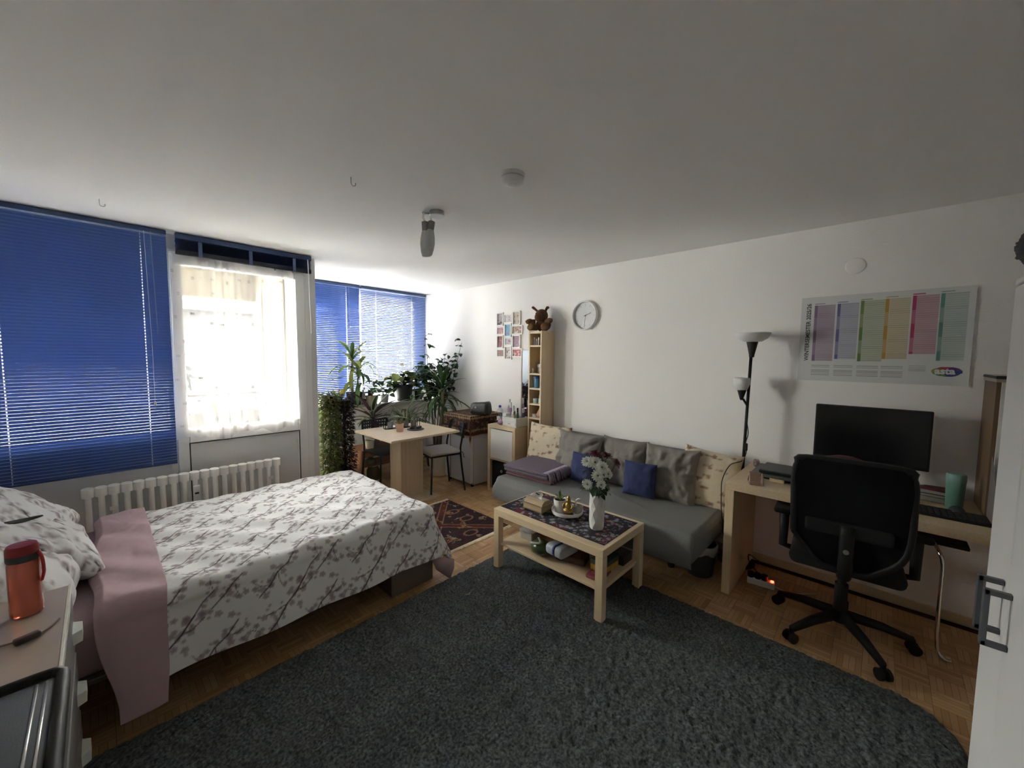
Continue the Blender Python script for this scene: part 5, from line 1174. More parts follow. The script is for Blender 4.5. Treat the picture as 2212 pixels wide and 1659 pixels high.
# ================================================================ ON THE COFFEE TABLE
ZK = .4585
t = thing('tissue_box', 'carved wooden tissue box with a tissue pulled out', 'tissue box', (2.115,1.735,ZK), .0)
m_tb = mat('honey_wood', (.34,.24,.13), .5, var=(12,(.42,.31,.18),(7,.6,7)))
bm = B(); box(bm,-.062,.062,-.085,.085,.012,.05,.003); obj('body', bm, m_tb, t)
bm = B(); box(bm,-.066,.066,-.089,.089,.006,.016,.003); box(bm,-.066,.066,-.089,.089,.048,.054,.002); obj('moulding', bm, mat('dark_honey_wood', (.22,.14,.07), .5), t)
for a in (-1,1):
    for b in (-1,1): bm = B(); box(bm,a*.055-.009,a*.055+.009,b*.078-.009,b*.078+.009,0,.008); obj('foot', bm, mat('dark_honey_wood', (.22,.14,.07)), t)
bm = B()
prism(bm, [(-.058,.054),(.058,.054),(.046,.070),(.03,.082),(-.03,.082),(-.046,.070)], -.082,.082, Matrix(((1,0,0,0),(0,0,1,0),(0,1,0,0),(0,0,0,1)))); obj('domed_lid', bm, m_tb, t)
bm = B(); box(bm,-.0305,.0305,-.065,.065,.075,.0835,.002); obj('inlay', bm, mat('pale_inlay', (.42,.37,.31), .5), t)
uu,vv = np.meshgrid(np.linspace(-1,1,18), np.linspace(0,1,10), indexing='ij')
V = np.stack([.012*np.sin(vv*4+uu*2)-.02*vv, uu*.055*(1-.2*vv)+.008*np.sin(vv*5), .078+vv*.042+.008*np.sin(uu*5)*vv],-1); me = grid_mesh('tissue', V); mats(me, thin('tissue_paper', (.72,.71,.68), 0, .3)); obj('tissue', me, None, t)
t = thing('round_tray', 'white round footed tray on the coffee table', 'tray', (2.185,1.53,ZK), 0)
bm = B(); lathe(bm, [(.098,.012),(.106,.016),(.110,.040),(.106,.040),(.102,.020),(0,.018)], 40, cap=False); lathe(bm, [(.098,.012),(0,.012)],40,cap=False); obj('dish', bm, m_wlac, t, .7)
for k in range(3): a = k*2.1+.6; bm = B(); lathe(bm,[(.010,0),(.013,.014)],10,(.08*math.cos(a),.08*math.sin(a),0)); obj('foot', bm, m_wlac, t, .6)
def pot(t, r, h, m, soil=True, z0=0., n=22, rim=.0):
    bm = B(); lathe(bm, [(r*.78,z0),(r*.82,z0+h*.04),(r,z0+h*.85),(r+rim,z0+h*.86),(r+rim,z0+h),(r*.92,z0+h),(r*.90,z0+h*.88)], n, cap=False); lathe(bm,[(r*.78,z0),(0,z0)],n,cap=False); o = obj('pot', bm, m, t, .7)
    if soil: bm = B(); lathe(bm,[(r*.91,z0+h*.87),(r*.5,z0+h*.9),(0,z0+h*.89)],n,cap=False); obj('soil', bm, m_soil, t)
    return o
m_leaf = thin('leaf_green', (.055,.115,.028), 0, .30, .45)
m_leafd = thin('leaf_dark_green', (.022,.055,.018), 0, .22, .35)
m_leafy = thin('leaf_yellow_green', (.22,.26,.06), 0, .35, .5)
m_leafp = thin('leaf_purple', (.050,.022,.030), 0, .22, .45)
m_leafb = thin('leaf_olive_brown', (.17,.14,.05), 0, .28, .5)
m_leafc = thin('leaf_cream_edge', (.42,.44,.27), 0, .30, .5)
m_stem = mat('plant_stem', (.14,.13,.05), .7); m_bark = mat('plant_bark', (.20,.15,.10), .9, bump=(60,.6))
def strap(t, m, base, az, L, w, el, droop, n=9, wmax=.4, fold=.25, m2=None, twist=0., nm='leaf'):
    """strap leaf: starts at elevation el, bends down by droop radians along its length"""
    bm = B(); p = Vector(base); rows = []; a = el
    hd = Vector((math.cos(az),math.sin(az),0)); sd = Vector((-math.sin(az),math.cos(az),0))
    for i in range(n+1):
        f = i/n; d = hd*math.cos(a) + Vector((0,0,1))*math.sin(a); nn = sd.cross(d)*-1
        ww = w*(min(1,(f/wmax)**.6) if f<wmax else (1-((f-wmax)/(1-wmax))**2.2))*.5 + .0004; ww = max(ww, w*.12*(1-f)+.0003)
        s2 = sd*math.cos(twist*f)+nn*math.sin(twist*f)
        cols = (-1,-.55,0,.55,1) if m2 else (-1,0,1)
        rows.append([bm.verts.new(p + s2*ww*c + nn*abs(c)*ww*fold) for c in cols])
        p = p + d*(L/n); a -= droop/n*(1+.6*f)
    for r0,r1 in zip(rows,rows[1:]):
        for k in range(len(r0)-1):
            f = bm.faces.new((r0[k],r0[k+1],r1[k+1],r1[k])); f.material_index = 1 if (m2 and k in (0,len(r0)-2)) else 0
    return obj(nm, bm, [m,m2] if m2 else m, t, True)
def oval(m, L=1., w=.5, name='leaf', tip=.25, fold=.12):
    bm = B(); rows = []
    for i in range(7):
        f = i/6; ww = w*.5*math.sin(PI*min(1,f**.8*.97+.02))**.8 if f<1 else .002
        z = .10*math.sin(f*PI)-.12*f*f
        rows.append([bm.verts.new((f*L, c*ww, z*L+abs(c)*ww*fold*2)) for c in (-1,0,1)])
    for r0,r1 in zip(rows,rows[1:]):
        for k in range(2): bm.faces.new((r0[k],r0[k+1],r1[k+1],r1[k]))
    return bmesh_to(name, bm, m, True)
def oleaf(t, me, p, az, el, s, roll=0.):
    o = bpy.data.objects.new('leaf', me); link(o, t); o.location = p; o.rotation_euler = (roll,-el,az); o.scale = (s,s,s); return o
t = thing('succulent_pot', 'small green plant in a white pot on the round tray', 'plant', (2.165,1.575,ZK+.019), 0)
pot(t,.046,.085,m_wlac)
for k in range(9): strap(t, m_leaf if k%3 else m_leafy, (0,0,.075), k*.7, R_.uniform(.05,.095), .014, R_.uniform(.5,1.3), R_.uniform(.2,1.0), 6)
t = thing('gold_figurine', 'golden seated deity figurine on the round tray', 'figurine', (2.135,1.485,ZK+.019), 0)
m_gold = mat('aged_gold', (.33,.21,.06), .35, .8)
bm = B(); lathe(bm, [(.034,0),(.036,.012),(.03,.018)],18); obj('plinth', bm, mat('dark_red_plinth', (.10,.03,.02), .4), t, .7)
bm = B(); ell(bm,(0,0,.038),(.034,.036,.022),16); ell(bm,(0,0,.068),(.022,.024,.030),16); obj('body', bm, m_gold, t, True)
bm = B(); ell(bm,(0,0,.103),(.016,.016,.018),14); lathe(bm,[(.013,.115),(.014,.122),(.008,.135),(.001,.142)],12); obj('head', bm, m_gold, t, True)
for s in (-1,1): bm = B(); tube(bm, curve([(0,s*.022,.085),(-.008,s*.036,.07),(-.016,s*.028,.055)],4), .006, 8); obj('arm', bm, m_gold, t, True)
t = thing('swan_cup', 'white cup with curled swan-neck handle on the round tray', 'cup', (2.225,1.47,ZK+.019), 0)
bm = B(); lathe(bm, [(.028,0),(.034,.006),(.036,.05),(.033,.05),(.030,.01)],20,cap=False); lathe(bm,[(.028,0),(0,0)],20,cap=False); obj('cup', bm, mat('warm_white_glaze', (.50,.47,.42), .35), t, .7)
bm = B(); tube(bm, curve([(-.01,.01,.05),(-.006,.012,.075),(-.012,.0,.095),(-.006,-.014,.10),(0,-.02,.09)],5), .005, 8); obj('swan_neck', bm, m_wlac, t, True)
# faceted vase + chrysanthemums
t = thing('faceted_vase', 'tall white faceted vase on the coffee table', 'vase', (2.14,1.27,ZK), 0)
bm = B(); n = 9; rows = []
for i,(r,z) in enumerate(((.040,0),(.047,.015),(.047,.055),(.049,.10),(.048,.145),(.049,.19),(.046,.232))):
    rows.append([bm.verts.new((r*(1+.03*((i+j)%2*2-1))*math.cos(2*PI*(j+.5*(i%2))/n), r*(1+.03*((i+j)%2*2-1))*math.sin(2*PI*(j+.5*(i%2))/n), z+(.010*math.cos(2*PI*j/n) if i==6 else 0))) for j in range(n)])
for i,(a,b) in enumerate(zip(rows,rows[1:])):
    for j in range(n):
        k = (j+1)%n
        if i%2==0: bm.faces.new((a[j],a[k],b[j])); bm.faces.new((a[k],b[k],b[j]))
        else: bm.faces.new((a[j],a[k],b[k])); bm.faces.new((a[j],b[k],b[j]))
bm.faces.new(rows[0][::-1]); o = obj('body', bm, mat('matt_white_ceramic', (.66,.66,.63), .5), t)
t = thing('flower_bouquet', 'bouquet of white and dark red chrysanthemums in the vase', 'flowers', (2.14,1.27,ZK+.03), 0)
m_pet = thin('white_petal', (.74,.75,.68), 0, .25, .6); m_petr = thin('dark_red_petal', (.13,.012,.03), 0, .2, .6); m_eye = mat('flower_eye', (.12,.13,.02), .8)
rr = random.Random(8)
def petal_mesh(m, L, w):
    bm = B(); r = []
    for f,ww in ((.12,.3),(.5,.9),(.85,1.0),(1.0,.35)): r.append([bm.verts.new((L*f, c*w*ww*.5, .12*L*f - .22*L*f*f)) for c in (-1,1)])
    for a,b in zip(r,r[1:]): bm.faces.new((a[0],a[1],b[1],b[0]))
    return bm
def blossom(p, nd, R, mp, layers, tag_):
    bm = B()
    for ly in range(layers):
        k = 15
        for j in range(k):
            pb = petal_mesh(None, R*(1-.17*ly)*rr.uniform(.9,1.1), R*.28); M = Matrix.Rotation(2*PI*(j+.5*ly)/k,4,'Z') @ Matrix.Rotation(-.15-.35*ly+rr.uniform(-.12,.12),4,'Y')
            bmesh.ops.transform(pb, matrix=M, verts=pb.verts)
            idx = {v: bm.verts.new(v.co) for v in pb.verts}
            for f in pb.faces: bm.faces.new([idx[v] for v in f.verts])
            pb.free()
    q = Vector((0,0,1)).rotation_difference(Vector(nd).normalized()).to_matrix().to_4x4(); M = Matrix.Translation(p) @ q
    bmesh.ops.transform(bm, matrix=M, verts=bm.verts); b = obj('blossom', bm, mp, t)
    bm = B(); ell(bm,(0,0,.002),(R*.2,R*.2,R*.14),10); bmesh.ops.transform(bm, matrix=M, verts=bm.verts); obj('flower_eye', bm, m_eye if mp is m_pet else m_petr, b, True)
    bm = B(); tube(bm, curve([(rr.uniform(-.015,.015),rr.uniform(-.015,.015),.0),(p[0]*.4,p[1]*.4,p[2]*.6),p],5), .0028, 6); obj('stem', bm, m_leafd, t, True)
for p,nd,R in (((-.035,.055,.395),(-.7,-.1,.7),.042),((-.045,-.005,.405),(-.8,-.5,.6),.044),((-.05,-.055,.385),(-.6,-.8,.5),.042),((-.065,-.04,.335),(-.9,-.5,.2),.040),((-.07,-.065,.285),(-.8,-.7,.0),.032),((-.07,.03,.265),(-.9,-.3,.1),.034),((-.01,-.075,.34),(-.3,-1,.2),.036)): blossom(p,nd,R,m_pet,3,0)
for p,nd,R in (((.04,.05,.435),(.1,.2,1),.05),((.05,-.03,.43),(.2,-.3,1),.05),((.0,.015,.44),(-.1,0,1),.045),((.07,-.085,.395),(.3,-.8,.7),.04)): blossom(p,nd,R,m_petr,3,1)
om = oval(m_leafd,1,.55)
for k in range(34):
    a = rr.uniform(0,6.3); z = rr.uniform(.20,.36); r = rr.uniform(.02,.06); oleaf(t, om, (r*math.cos(a),r*math.sin(a),z), a, rr.uniform(-.7,.5), rr.uniform(.04,.075), rr.uniform(-.6,.6))
# ---- lower shelf
ZS = .206
t = thing('food_container', 'clear-sided food container at the left of the lower shelf', 'container', (2.19,1.84,ZS), .1)
bm = B(); prism(bm, rrect(-.09,.09,-.06,.06,.015), 0,.055); obj('body', bm, mat('cloudy_plastic', (.42,.40,.36), .2), t)
bm = B(); prism(bm, rrect(-.096,.096,-.066,.066,.018), .055,.063); obj('rim', bm, m_steel, t)
for nm,lb,x,y,sx,sy,sz,c,rz in (('snack_packet','red and beige snack packet standing behind the food container',2.26,1.80,.07,.14,.11,(.22,.02,.04),.2),('snack_box','yellow and green box near the front leg of the lower shelf',2.13,1.20,.16,.10,.065,(.38,.22,.03),-.05),('red_packet','flat dark red packet under the yellow box',2.06,1.20,.15,.11,.025,(.13,.025,.03),.1),('black_box','black flat box at the back right of the lower shelf',2.32,1.22,.12,.16,.06,(.015,.012,.015),0),('chocolate_packet','brown wrapped packet in the middle of the lower shelf',2.10,1.42,.11,.20,.045,(.06,.025,.022),.25),('maroon_bag','dark maroon bag at the back of the lower shelf',2.27,1.50,.12,.24,.10,(.045,.014,.018),.1)):
    t = thing(nm, lb, 'packet', (x,y,ZS+(.027 if nm=='snack_box' else .0005)), rz, 'packets on the lower shelf')
    bm = B(); box(bm,-sx/2,sx/2,-sy/2,sy/2,0,sz,.012 if 'bag' in nm or 'packet' in nm else .002,3 if 'packet' in nm or 'bag' in nm else 1); obj('pack', bm, c_('pk_'+nm,c,.4,var=(30,tuple(min(1,v*1.5) for v in c))), t, True if ('bag' in nm or 'packet' in nm) else None)
    if nm=='snack_box':
        bm = B(); box(bm,-sx/2-.001,sx/2+.001,-sy/2-.001,sy/2+.001,sz*.55,sz+.001,.001); obj('printed_top', bm, c_('dark_green_print',(.035,.05,.03)), t)
    else:
        bm = B(); box(bm,-sx*.3,sx*.3,-sy*.3,sy*.3,sz-.002,sz+.001); obj('printed_panel', bm, c_('pp_'+nm,tuple(min(1,v*2.2+.03) for v in c)), t)
t = thing('green_bag', 'round green produce bag at the edge of the lower shelf', 'bag', (2.01,1.615,ZS), 0)
bm = B(); ell(bm,(0,0,.05),(.062,.075,.05),18)
for v in bm.verts: v.co += Vector((0,0,.006*math.sin(v.co.x*90)*math.cos(v.co.y*80)))
obj('body', bm, mat('green_film', (.06,.085,.03), .3), t, True)
bm = B(); tube(bm, curve([(.03,.06,.08),(.0,.02,.11),(-.04,-.02,.10),(-.055,.05,.085)],5), .008, 6, flat=.4); obj('neck_film', bm, mat('whitish_film', (.42,.44,.40), .3), t, True)
t = thing('white_packet', 'white and blue flour packet sticking out of the lower shelf', 'packet', (2.05,1.47,ZS+.05), -.1)
bm = B(); box(bm,-.09,.09,-.075,.075,0,.07,.025,4); obj('pack', bm, mat('white_paper_pack', (.42,.46,.50), .4, bump=(25,.5)), t, True)
bm = B(); box(bm,-.091,.091,-.02,.012,-.0005,.0712,.026,4); obj('blue_stripe', bm, c_('blue_stripe',(.025,.04,.16),.4), t, True)

# ================================================================ ON THE DINING TABLE
ZP = .7525
t = thing('candle_rack', 'black wire rack of four glass candle holders on the dining table', 'candle holder', (2.26,3.79,ZP), -.20)
bm = B(); tube(bm, [(-.19,-.035,.004),(.19,-.035,.004),(.19,.035,.004),(-.19,.035,.004),(-.19,-.035,.004)], .0035, 6)
for x in (-.19,.19):
    tube(bm, [(x,-.035,.004),(x,-.035,.085),(x,.035,.085),(x,.035,.004)], .0035, 6)
obj('wire_frame', bm, m_cblk, t)
for k,x in enumerate((-.13,-.043,.043,.13)):
    bm = B(); lathe(bm,[(.034,.006),(.034,.010)],18,(x,0,0)); obj('plate', bm, m_cblk, t)
    bm = B(); lathe(bm, [(.024,.012),(.029,.014),(.031,.075),(.028,.075),(.026,.018)],20,(x,0,0),cap=False); gl = obj('glass_cup', bm, mat('smoky_glass', (.45,.46,.47), .12, trans=.5), t, .7)
    bm = B(); lathe(bm, [(.024,.014),(.024,.038),(0,.038)],16,(x,0,0)); obj('candle', bm, c_('candle_wax',(.6,.58,.53)), gl)
t = thing('pink_pot', 'small pink clay pot with a dry cactus on the dining table', 'plant', (2.13,3.615,ZP), 0)
pot(t,.042,.085,mat('pink_clay', (.52,.34,.28), .6),True,0,22,.002)
for k in range(5): a = k*1.3; bm = B(); tube(bm, curve([(.012*math.cos(a),.012*math.sin(a),.07),(.02*math.cos(a),.02*math.sin(a),.10),(.03*math.cos(a+.6),.03*math.sin(a+.6),.10+.012*k)],4), .006-.0005*k, 6); obj('cactus_stem', bm, mat('dry_stem', (.25,.19,.11), .8), t, True)
t = thing('slate_plate', 'flat dark round plate on the dining table', 'plate', (2.31,3.60,ZP), 0)
bm = B(); lathe(bm, [(.085,0),(.09,.003),(.09,.008),(.085,.009),(0,.007)],32); obj('plate', bm, mat('dark_slate', (.05,.04,.04), .4), t, .7)
t = thing('antler_figurine', 'thin dark deer-head ornament standing on the round plate', 'figurine', (2.27,3.605,ZP+.009), 0)
bm = B(); lathe(bm,[(.024,0),(.022,.02),(.008,.03)],14); obj('foot', bm, mat('dark_wood_bit', (.05,.03,.025), .5), t, .7)
bm = B(); tube(bm, curve([(0,0,.02),(.003,0,.07),(0,.002,.10)],4), [.006]*8+[.005], 8); obj('neck', bm, mat('bronze_brown', (.12,.085,.05), .5), t, True)
for s in (-1,1): bm = B(); tube(bm, curve([(0,0,.095),(.0,s*.018,.115),(.002,s*.022,.14),(-.002,s*.016,.155)],4), .003, 6); obj('antler', bm, mat('brass_pale', (.45,.38,.24), .4), t, True)
bm = B(); tube(bm, curve([(-.03,-.02,.012),(.0,.0,.016),(.035,.012,.012)],4), .011, 8); bmesh.ops.translate(bm, vec=(2.35,3.60,ZP+.007), verts=bm.verts)
solo('wood_piece', bm, mat('dark_wood_bit', (.05,.03,.025)), 'small dark piece of wood lying on the round plate', 'ornament', smooth=True)
# ================================================================ PLANTS IN THE ALCOVE
rr = random.Random(21)
ZW = .9055
m_dpot = mat('dark_grey_pot', (.035,.04,.042), .6); m_bpot = mat('black_pot', (.012,.013,.015), .5); m_tpot = mat('terracotta_rim_pot', (.50,.43,.31), .6)
# dracaena on the sill
t = thing('dracaena', 'tall dracaena with long yellow-green leaves in a dark grey pot', 'plant', (2.24,4.895,ZW), 0)
pot(t,.095,.165,m_dpot,True,0,24,.004)
for dx,dy,h in ((-.02,-.01,.62),(.03,-.02,.42)):
    bm = B(); tube(bm, curve([(dx,dy,.12),(dx*1.2,dy,.25),(dx*1.4,dy*1.5,h)],4), [.012]*5+[.010]*3+[.009], 8); obj('trunk', bm, m_bark, t, True)
    for k in range(36):
        f = k/36; z = h-.16+.20*f; az = k*2.4+dx*30; el = 1.35*f+rr.uniform(-.35,.25)-.15
        strap(t, m_leafy if rr.random()<.5 else m_leaf, (dx*1.4,dy*1.5,z), az, rr.uniform(.28,.44)*(.18 if math.sin(az)>.25 else 1), rr.uniform(.048,.066), el, rr.uniform(.5,1.7), 8, .45, .2)
# cream pot with red-brown plant
t = thing('small_cactus', 'small reddish plant in a cream patterned pot on the sill', 'plant', (2.46,4.90,ZW), 0)
pot(t,.062,.105,m_tpot,True,0,22,.006)
for k in range(7): bm = B(); a = k*.9; tube(bm, curve([(.02*math.cos(a),.02*math.sin(a),.09),(.025*math.cos(a),.025*math.sin(a),.14),(.03*math.cos(a+.3),.03*math.sin(a+.3),.165+.01*(k%3))],3), [.012,.012,.012,.011,.010,.008,.004], 8); obj('stem', bm, mat('red_brown_succulent', (.12,.05,.045), .6), t, True)
t = thing('small_black_pot', 'tiny black pot on the sill beside the dark grey pot', 'pot', (2.355,4.87,ZW), 0); pot(t,.032,.065,m_bpot)
t = thing('spray_bottle', 'white spray bottle on the sill behind the cream pot', 'bottle', (2.39,4.97,ZW), 0)
bm = B(); lathe(bm, [(.034,0),(.036,.01),(.036,.12),(.014,.165),(.014,.18)], 18); obj('body', bm, m_white, t, .7)
bm = B(); box(bm,-.012,.012,-.05,.03,.18,.21,.005,2); obj('trigger_head', bm, m_white, t)
# pothos with large yellow-green leaves
t = thing('pothos', 'low plant with broad yellow-green leaves in a grey pot on the sill', 'plant', (2.66,4.90,ZW), 0)
pot(t,.06,.10,mat('light_grey_pot', (.30,.31,.32), .5))
ol = [oval(m_leafy,1,.75), oval(m_leaf,1,.7), oval(m_leafd,1,.65)]
for k in range(48):
    a = rr.uniform(0,6.3); r = rr.uniform(.02,.15); z = rr.uniform(.08,.30)-.4*max(0,r-.11); oleaf(t, rr.choice(ol[:2] if k%3==0 else ol[1:]), (r*math.cos(a)*1.3,r*math.sin(a)*.6,z), a+rr.uniform(-.5,.5), rr.uniform(-.6,.6), rr.uniform(.075,.12), rr.uniform(-.7,.7))
for k in range(8): a = rr.uniform(0,6.3); bm = B(); tube(bm, curve([(0,0,.08),(.06*math.cos(a),.04*math.sin(a),.15),(.13*math.cos(a),.07*math.sin(a),.18)],3), .003, 5); obj('stem', bm, m_stem, t, True)
# anthurium / peace lily
t = thing('peace_lily', 'leafy plant with white flower spathes in a black pot on the sill', 'plant', (2.97,4.91,ZW), 0)
pot(t,.12,.22,m_bpot,True,0,24,.004)
for k in range(70):
    a = rr.uniform(0,6.3); r = rr.uniform(.03,.20); z = rr.uniform(.20,.42)-.5*max(0,r-.13); oleaf(t, ol[2] if rr.random()<.75 else ol[0], (r*math.cos(a)*1.1,r*math.sin(a)*.45,z), a+rr.uniform(-.6,.6), rr.uniform(-.8,.6), rr.uniform(.09,.15), rr.uniform(-.6,.6))
osp = oval(m_pet,1,.6,'spathe')
for dx,z,s in ((-.05,.47,.09),(.02,.44,.08)):
    o = oleaf(t, osp, (dx,-.05,z), -1.6+dx*20, .9, s, .3); o.name = 'spathe'
    bm = B(); tube(bm, [(dx*.3,0,.2),(dx,-.05,z)], .003, 5); obj('flower_stalk', bm, m_stem, t, True)
bm = B(); tube(bm, [(-.09,-.02,.2),(-.10,-.03,.62)], .0022, 5); obj('support_stick', bm, m_stem, t, True)
bm = B(); box(bm,3.10,3.20,4.84,4.96,ZW,ZW+.13,.006); solo('black_planter', bm, m_bpot, 'square black planter at the right end of the sill', 'planter')
# ficus
t = thing('ficus', 'bushy ficus with dark oval leaves in the corner against the wall', 'plant', (3.22,4.52,0), 0)
pot(t,.14,.26,m_bpot,True,0,24,.006)
om2 = [oval(m_leafd,1,.62), oval(m_leaf,1,.6)]
brs = []
for dx,dy,h in ((-.02,.20,1.83),(.0,.05,1.45),(.08,-.12,1.55),(.13,-.42,1.72),(-.1,.15,1.40),(.12,-.3,1.5),(-.14,.05,1.30),(.05,-.2,1.35)):
    pts = curve([(dx*.1,dy*.1,.22),(dx*.35,dy*.25,.75),(dx*.7,dy*.6,1.15),(dx,dy,h)],8); brs.append(pts)
    bm = B(); tube(bm, pts, [.009*(1-i/len(pts)*.75) for i in range(len(pts))], 6); obj('branch', bm, m_bark, t, True)
    for i in range(len(pts)):
        if pts[i].z < .95: continue
        for _ in range(3 if pts[i].z < 1.45 else 2):
            a = rr.uniform(0,6.3); p = pts[i]+Vector((rr.uniform(-.05,.05),rr.uniform(-.06,.06),rr.uniform(-.04,.04)))
            if p.x > .13: p.x = .13
            oleaf(t, om2[0] if rr.random()<.8 or h>1.5 else om2[1], p, a if p.x<.06 else rr.uniform(1.8,4.4), rr.uniform(-.9,.5), rr.uniform(.07,.105), rr.uniform(-.7,.7))
for k in range(110):
    a = rr.uniform(0,6.3); z = rr.uniform(.95,1.40); r = rr.uniform(.05,.19); p = Vector((r*math.cos(a)-.06, r*math.sin(a)*1.4+.1, z)); p.x = min(p.x,.12)
    oleaf(t, om2[0] if rr.random()<.7 else om2[1], p, rr.uniform(1.5,4.8), rr.uniform(-.9,.4), rr.uniform(.07,.10), rr.uniform(-.7,.7))
# yucca / dracaena in front of the ficus
t = thing('yucca', 'large yucca with long arching sword leaves in a cream pot', 'plant', (3.0,4.13,0), 0)
bm = B(); lathe(bm, [(.10,0),(.115,.01),(.135,.27),(.135,.28),(.122,.28),(.12,.25)], 28, cap=False); lathe(bm,[(.10,0),(0,0)],28,cap=False); obj('pot', bm, m_rope, t, .7)
bm = B(); lathe(bm,[(.122,.25),(.06,.255),(0,.25)],24,cap=False); obj('soil', bm, m_soil, t)
bm = B(); tube(bm, curve([(0,0,.24),(.02,-.01,.55),(.05,.0,.85),(.06,0,1.12)],5), .022, 10); obj('trunk', bm, m_bark, t, True)
for k in range(26):
    f = k/26; az = k*2.4+.3; el = -.15+1.5*f+rr.uniform(-.15,.15); L = rr.uniform(.42,.60)*(1-.15*f)
    ca = math.cos(az)
    if ca > .55: L *= .62
    strap(t, m_leaf if rr.random()<.6 else m_leafd, (.06,0,.98+.18*f), az, L, rr.uniform(.036,.048), el, rr.uniform(.2,.8) if f>.45 else rr.uniform(.8,1.7), 9, .35, .3)
for k in range(24):
    az = k*2.4+1.0; L = rr.uniform(.38,.55)
    if math.cos(az) > .55: L *= .6
    strap(t, m_leafd if rr.random()<.6 else m_leaf, (.05,0,.80+.006*k), az, L, rr.uniform(.024,.034), rr.uniform(.2,.9), rr.uniform(1.9,3.0), 10, .3, .25)
# low brown bench with plants
t = thing('plant_bench', 'low reddish-brown open bench carrying plants under the sill', 'bench', (2.52,4.6,0), 0, None, True)
bm = B(); box(bm,2.10,2.95,4.42,4.78,.375,.405,.003); obj('top_board', bm, m_brown, t)
for x in (2.10,2.92): bm = B(); box(bm,x,x+.03,4.42,4.78,0,.375,.003); obj('side_panel', bm, m_brown, t)
bm = B(); box(bm,2.13,2.92,4.44,4.76,.19,.205,.002); obj('lower_shelf', bm, m_brown, t)
bm = B(); box(bm,2.13,2.92,4.42,4.435,.32,.375,.002); obj('front_rail', bm, m_brown, t)
ZB = .4055
t = thing('cream_pot', 'small cream ribbed pot on the brown bench', 'pot', (2.24,4.50,ZB), 0); pot(t,.055,.105,m_rope,True,0,22,.004)
t = thing('moses_lily', 'purple-backed plant with cream-striped sword leaves on the bench', 'plant', (2.34,4.62,ZB), 0)
pot(t,.095,.16,mat('grey_stone_pot', (.16,.15,.145), .7))
bm = B(); tube(bm, [(0,0,.13),(0,0,.36)], [.022,.028], 10); obj('stem', bm, m_leafp, t, True)
for k in range(24):
    f = k/24; az = k*2.4+2.0; strap(t, m_leafp if k%2 else m_leafd, (0,0,.30+.10*f), az, rr.uniform(.36,.54)*(.6 if math.sin(az)>.3 else 1), rr.uniform(.055,.075), .0+1.15*f+rr.uniform(-.15,.15), rr.uniform(.3,1.0), 8, .4, .3, m_leafc if k%2==0 else None)
t = thing('spider_plant', 'spider plant with thin striped arching leaves behind the table', 'plant', (2.74,4.50,ZB), 0)
pot(t,.10,.20,mat('pale_round_pot', (.40,.39,.36), .5))
for k in range(64):
    az = k*2.4; strap(t, m_leaf if k%3 else m_leafd, (rr.uniform(-.02,.02),rr.uniform(-.02,.02),.19), az, rr.uniform(.38,.60), rr.uniform(.018,.026), rr.uniform(.8,1.5), rr.uniform(1.2,2.4), 9, .35, .3, m_leafc if k%2 else None)
# things around the bench
t = thing('glass_jar', 'green glass jar on the floor beside the brown bench', 'jar', (1.985,4.50,0), 0)
bm = B(); lathe(bm, [(.055,0),(.06,.01),(.06,.15),(.045,.19),(.045,.215)], 20); obj('body', bm, mat('green_jar_glass', (.10,.15,.11), .15, trans=.4), t, .7)
bm = B(); lathe(bm, [(.048,.212),(.048,.235)], 18); obj('lid', bm, m_steel, t)
bm = B(); box(bm,1.84,1.935,4.46,4.60,0,.24,.008,2); solo('carton', bm, mat('beige_carton', (.42,.36,.28), .7), 'plain beige carton standing left of the glass jar', 'carton')
t = thing('bottle_garden', 'round bottle with green cuttings under the bench', 'bottle', (2.26,4.52,.2055), 0)
bm = B(); lathe(bm, [(.04,0),(.05,.012),(.05,.055),(.018,.085),(.016,.10)], 18); obj('body', bm, mat('pale_green_glass', (.30,.36,.25), .15, trans=.4), t, .7)
for k in range(7): strap(t, m_leaf, (0,0,.07), k*.9, rr.uniform(.05,.09), .014, rr.uniform(.2,.9), .6, 5)
t = thing('root_jar', 'wide glass jar with brown roots on the floor under the bench', 'jar', (2.30,4.54,0), 0)
bm = B(); lathe(bm, [(.07,0),(.078,.012),(.078,.12),(.06,.155),(.06,.175)], 20); obj('body', bm, mat('brown_jar_glass', (.26,.22,.15), .2, trans=.3), t, .7)
bm = B(); lathe(bm, [(.062,.172),(.062,.185)],18); obj('lid', bm, m_steel, t)
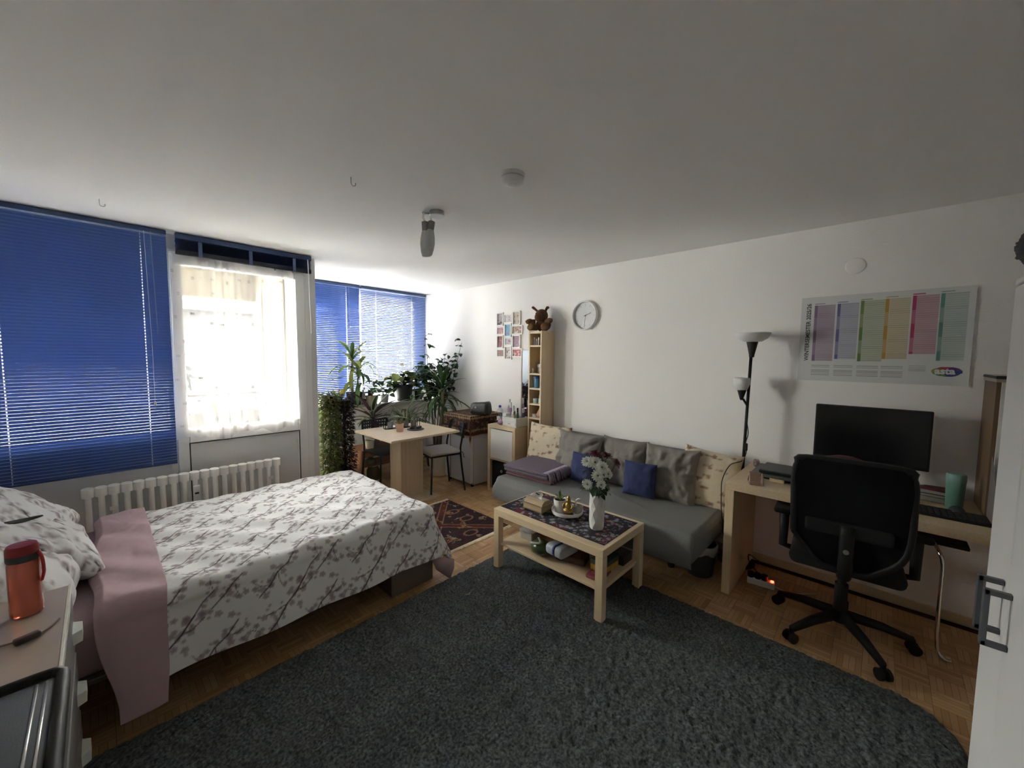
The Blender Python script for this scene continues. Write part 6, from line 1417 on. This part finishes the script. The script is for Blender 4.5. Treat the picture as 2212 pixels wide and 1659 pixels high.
# trailing columns
def column(label, x, y, ztop, mlist, seed, rx, pole_m):
    r3 = random.Random(seed); t = thing('trailing_plant', label, 'plant', (x,y,0), 0, 'trailing plants on tall stands')
    bm = B(); lathe(bm,[(.11,0),(.11,.02),(.02,.03)],18); tube(bm,[(0,0,.02),(0,0,ztop-.16)], .014, 8); obj('stand', bm, pole_m, t, .6)
    bm = B(); lathe(bm,[(.05,ztop-.16),(.075,ztop-.03),(.07,ztop-.03)],18); obj('pot', bm, m_bpot, t, .6)
    for mi, m in enumerate(mlist):
        bm = B(); n = 900
        for i in range(n):
            z = .10+(ztop-.08)*r3.random(); a = r3.uniform(0,6.3); r = rx*(.45+.55*r3.random())*(1+.15*math.sin(z*9+seed))
            p = Vector((r*math.cos(a),r*math.sin(a),z)); L = r3.uniform(.036,.064); w = L*.5
            d = Vector((math.cos(a+r3.uniform(-.9,.9)),math.sin(a+r3.uniform(-.9,.9)),r3.uniform(-.9,.3))).normalized(); s = d.cross(Vector((0,0,1))).normalized(); nn = s.cross(d)
            v = [bm.verts.new(q) for q in (p, p+d*L*.5+s*w*.5+nn*.004, p+d*L, p+d*L*.5-s*w*.5+nn*.004)]; bm.faces.new(v)
        tag(obj('foliage', bm, m, t), kind='stuff')
    bm = B()
    for k in range(10):
        a = k*.63; tube(bm, curve([(.05*math.cos(a),.05*math.sin(a),ztop-.03),(rx*.8*math.cos(a),rx*.8*math.sin(a),ztop-.08),(rx*.8*math.cos(a+.2),rx*.8*math.sin(a+.2),ztop*.5),(rx*.7*math.cos(a),rx*.7*math.sin(a),.12)],4), .003, 4)
    tag(obj('stems', bm, m_stem, t), kind='stuff')
    return t
column('yellow-green and brown trailing plant nearest the balcony door', 1.70,4.32,1.13,[m_leafb,m_leafy,m_leaf],3,.105,m_stem)
column('dark purple trailing plant beside the yellow-green one', 1.875,4.36,1.07,[m_leafp,mat('near_black_purple',(.022,.012,.016),.6)],5,.095,m_cblk)
bm = B(); xbox(bm, TR(1.815,4.26,1.145,.75), .075,.002,.045,.0005); solo('sticky_card', bm, mat('yellow_card', (.72,.47,.01), .6), 'bright yellow sticky card above the purple trailing plant', 'card')
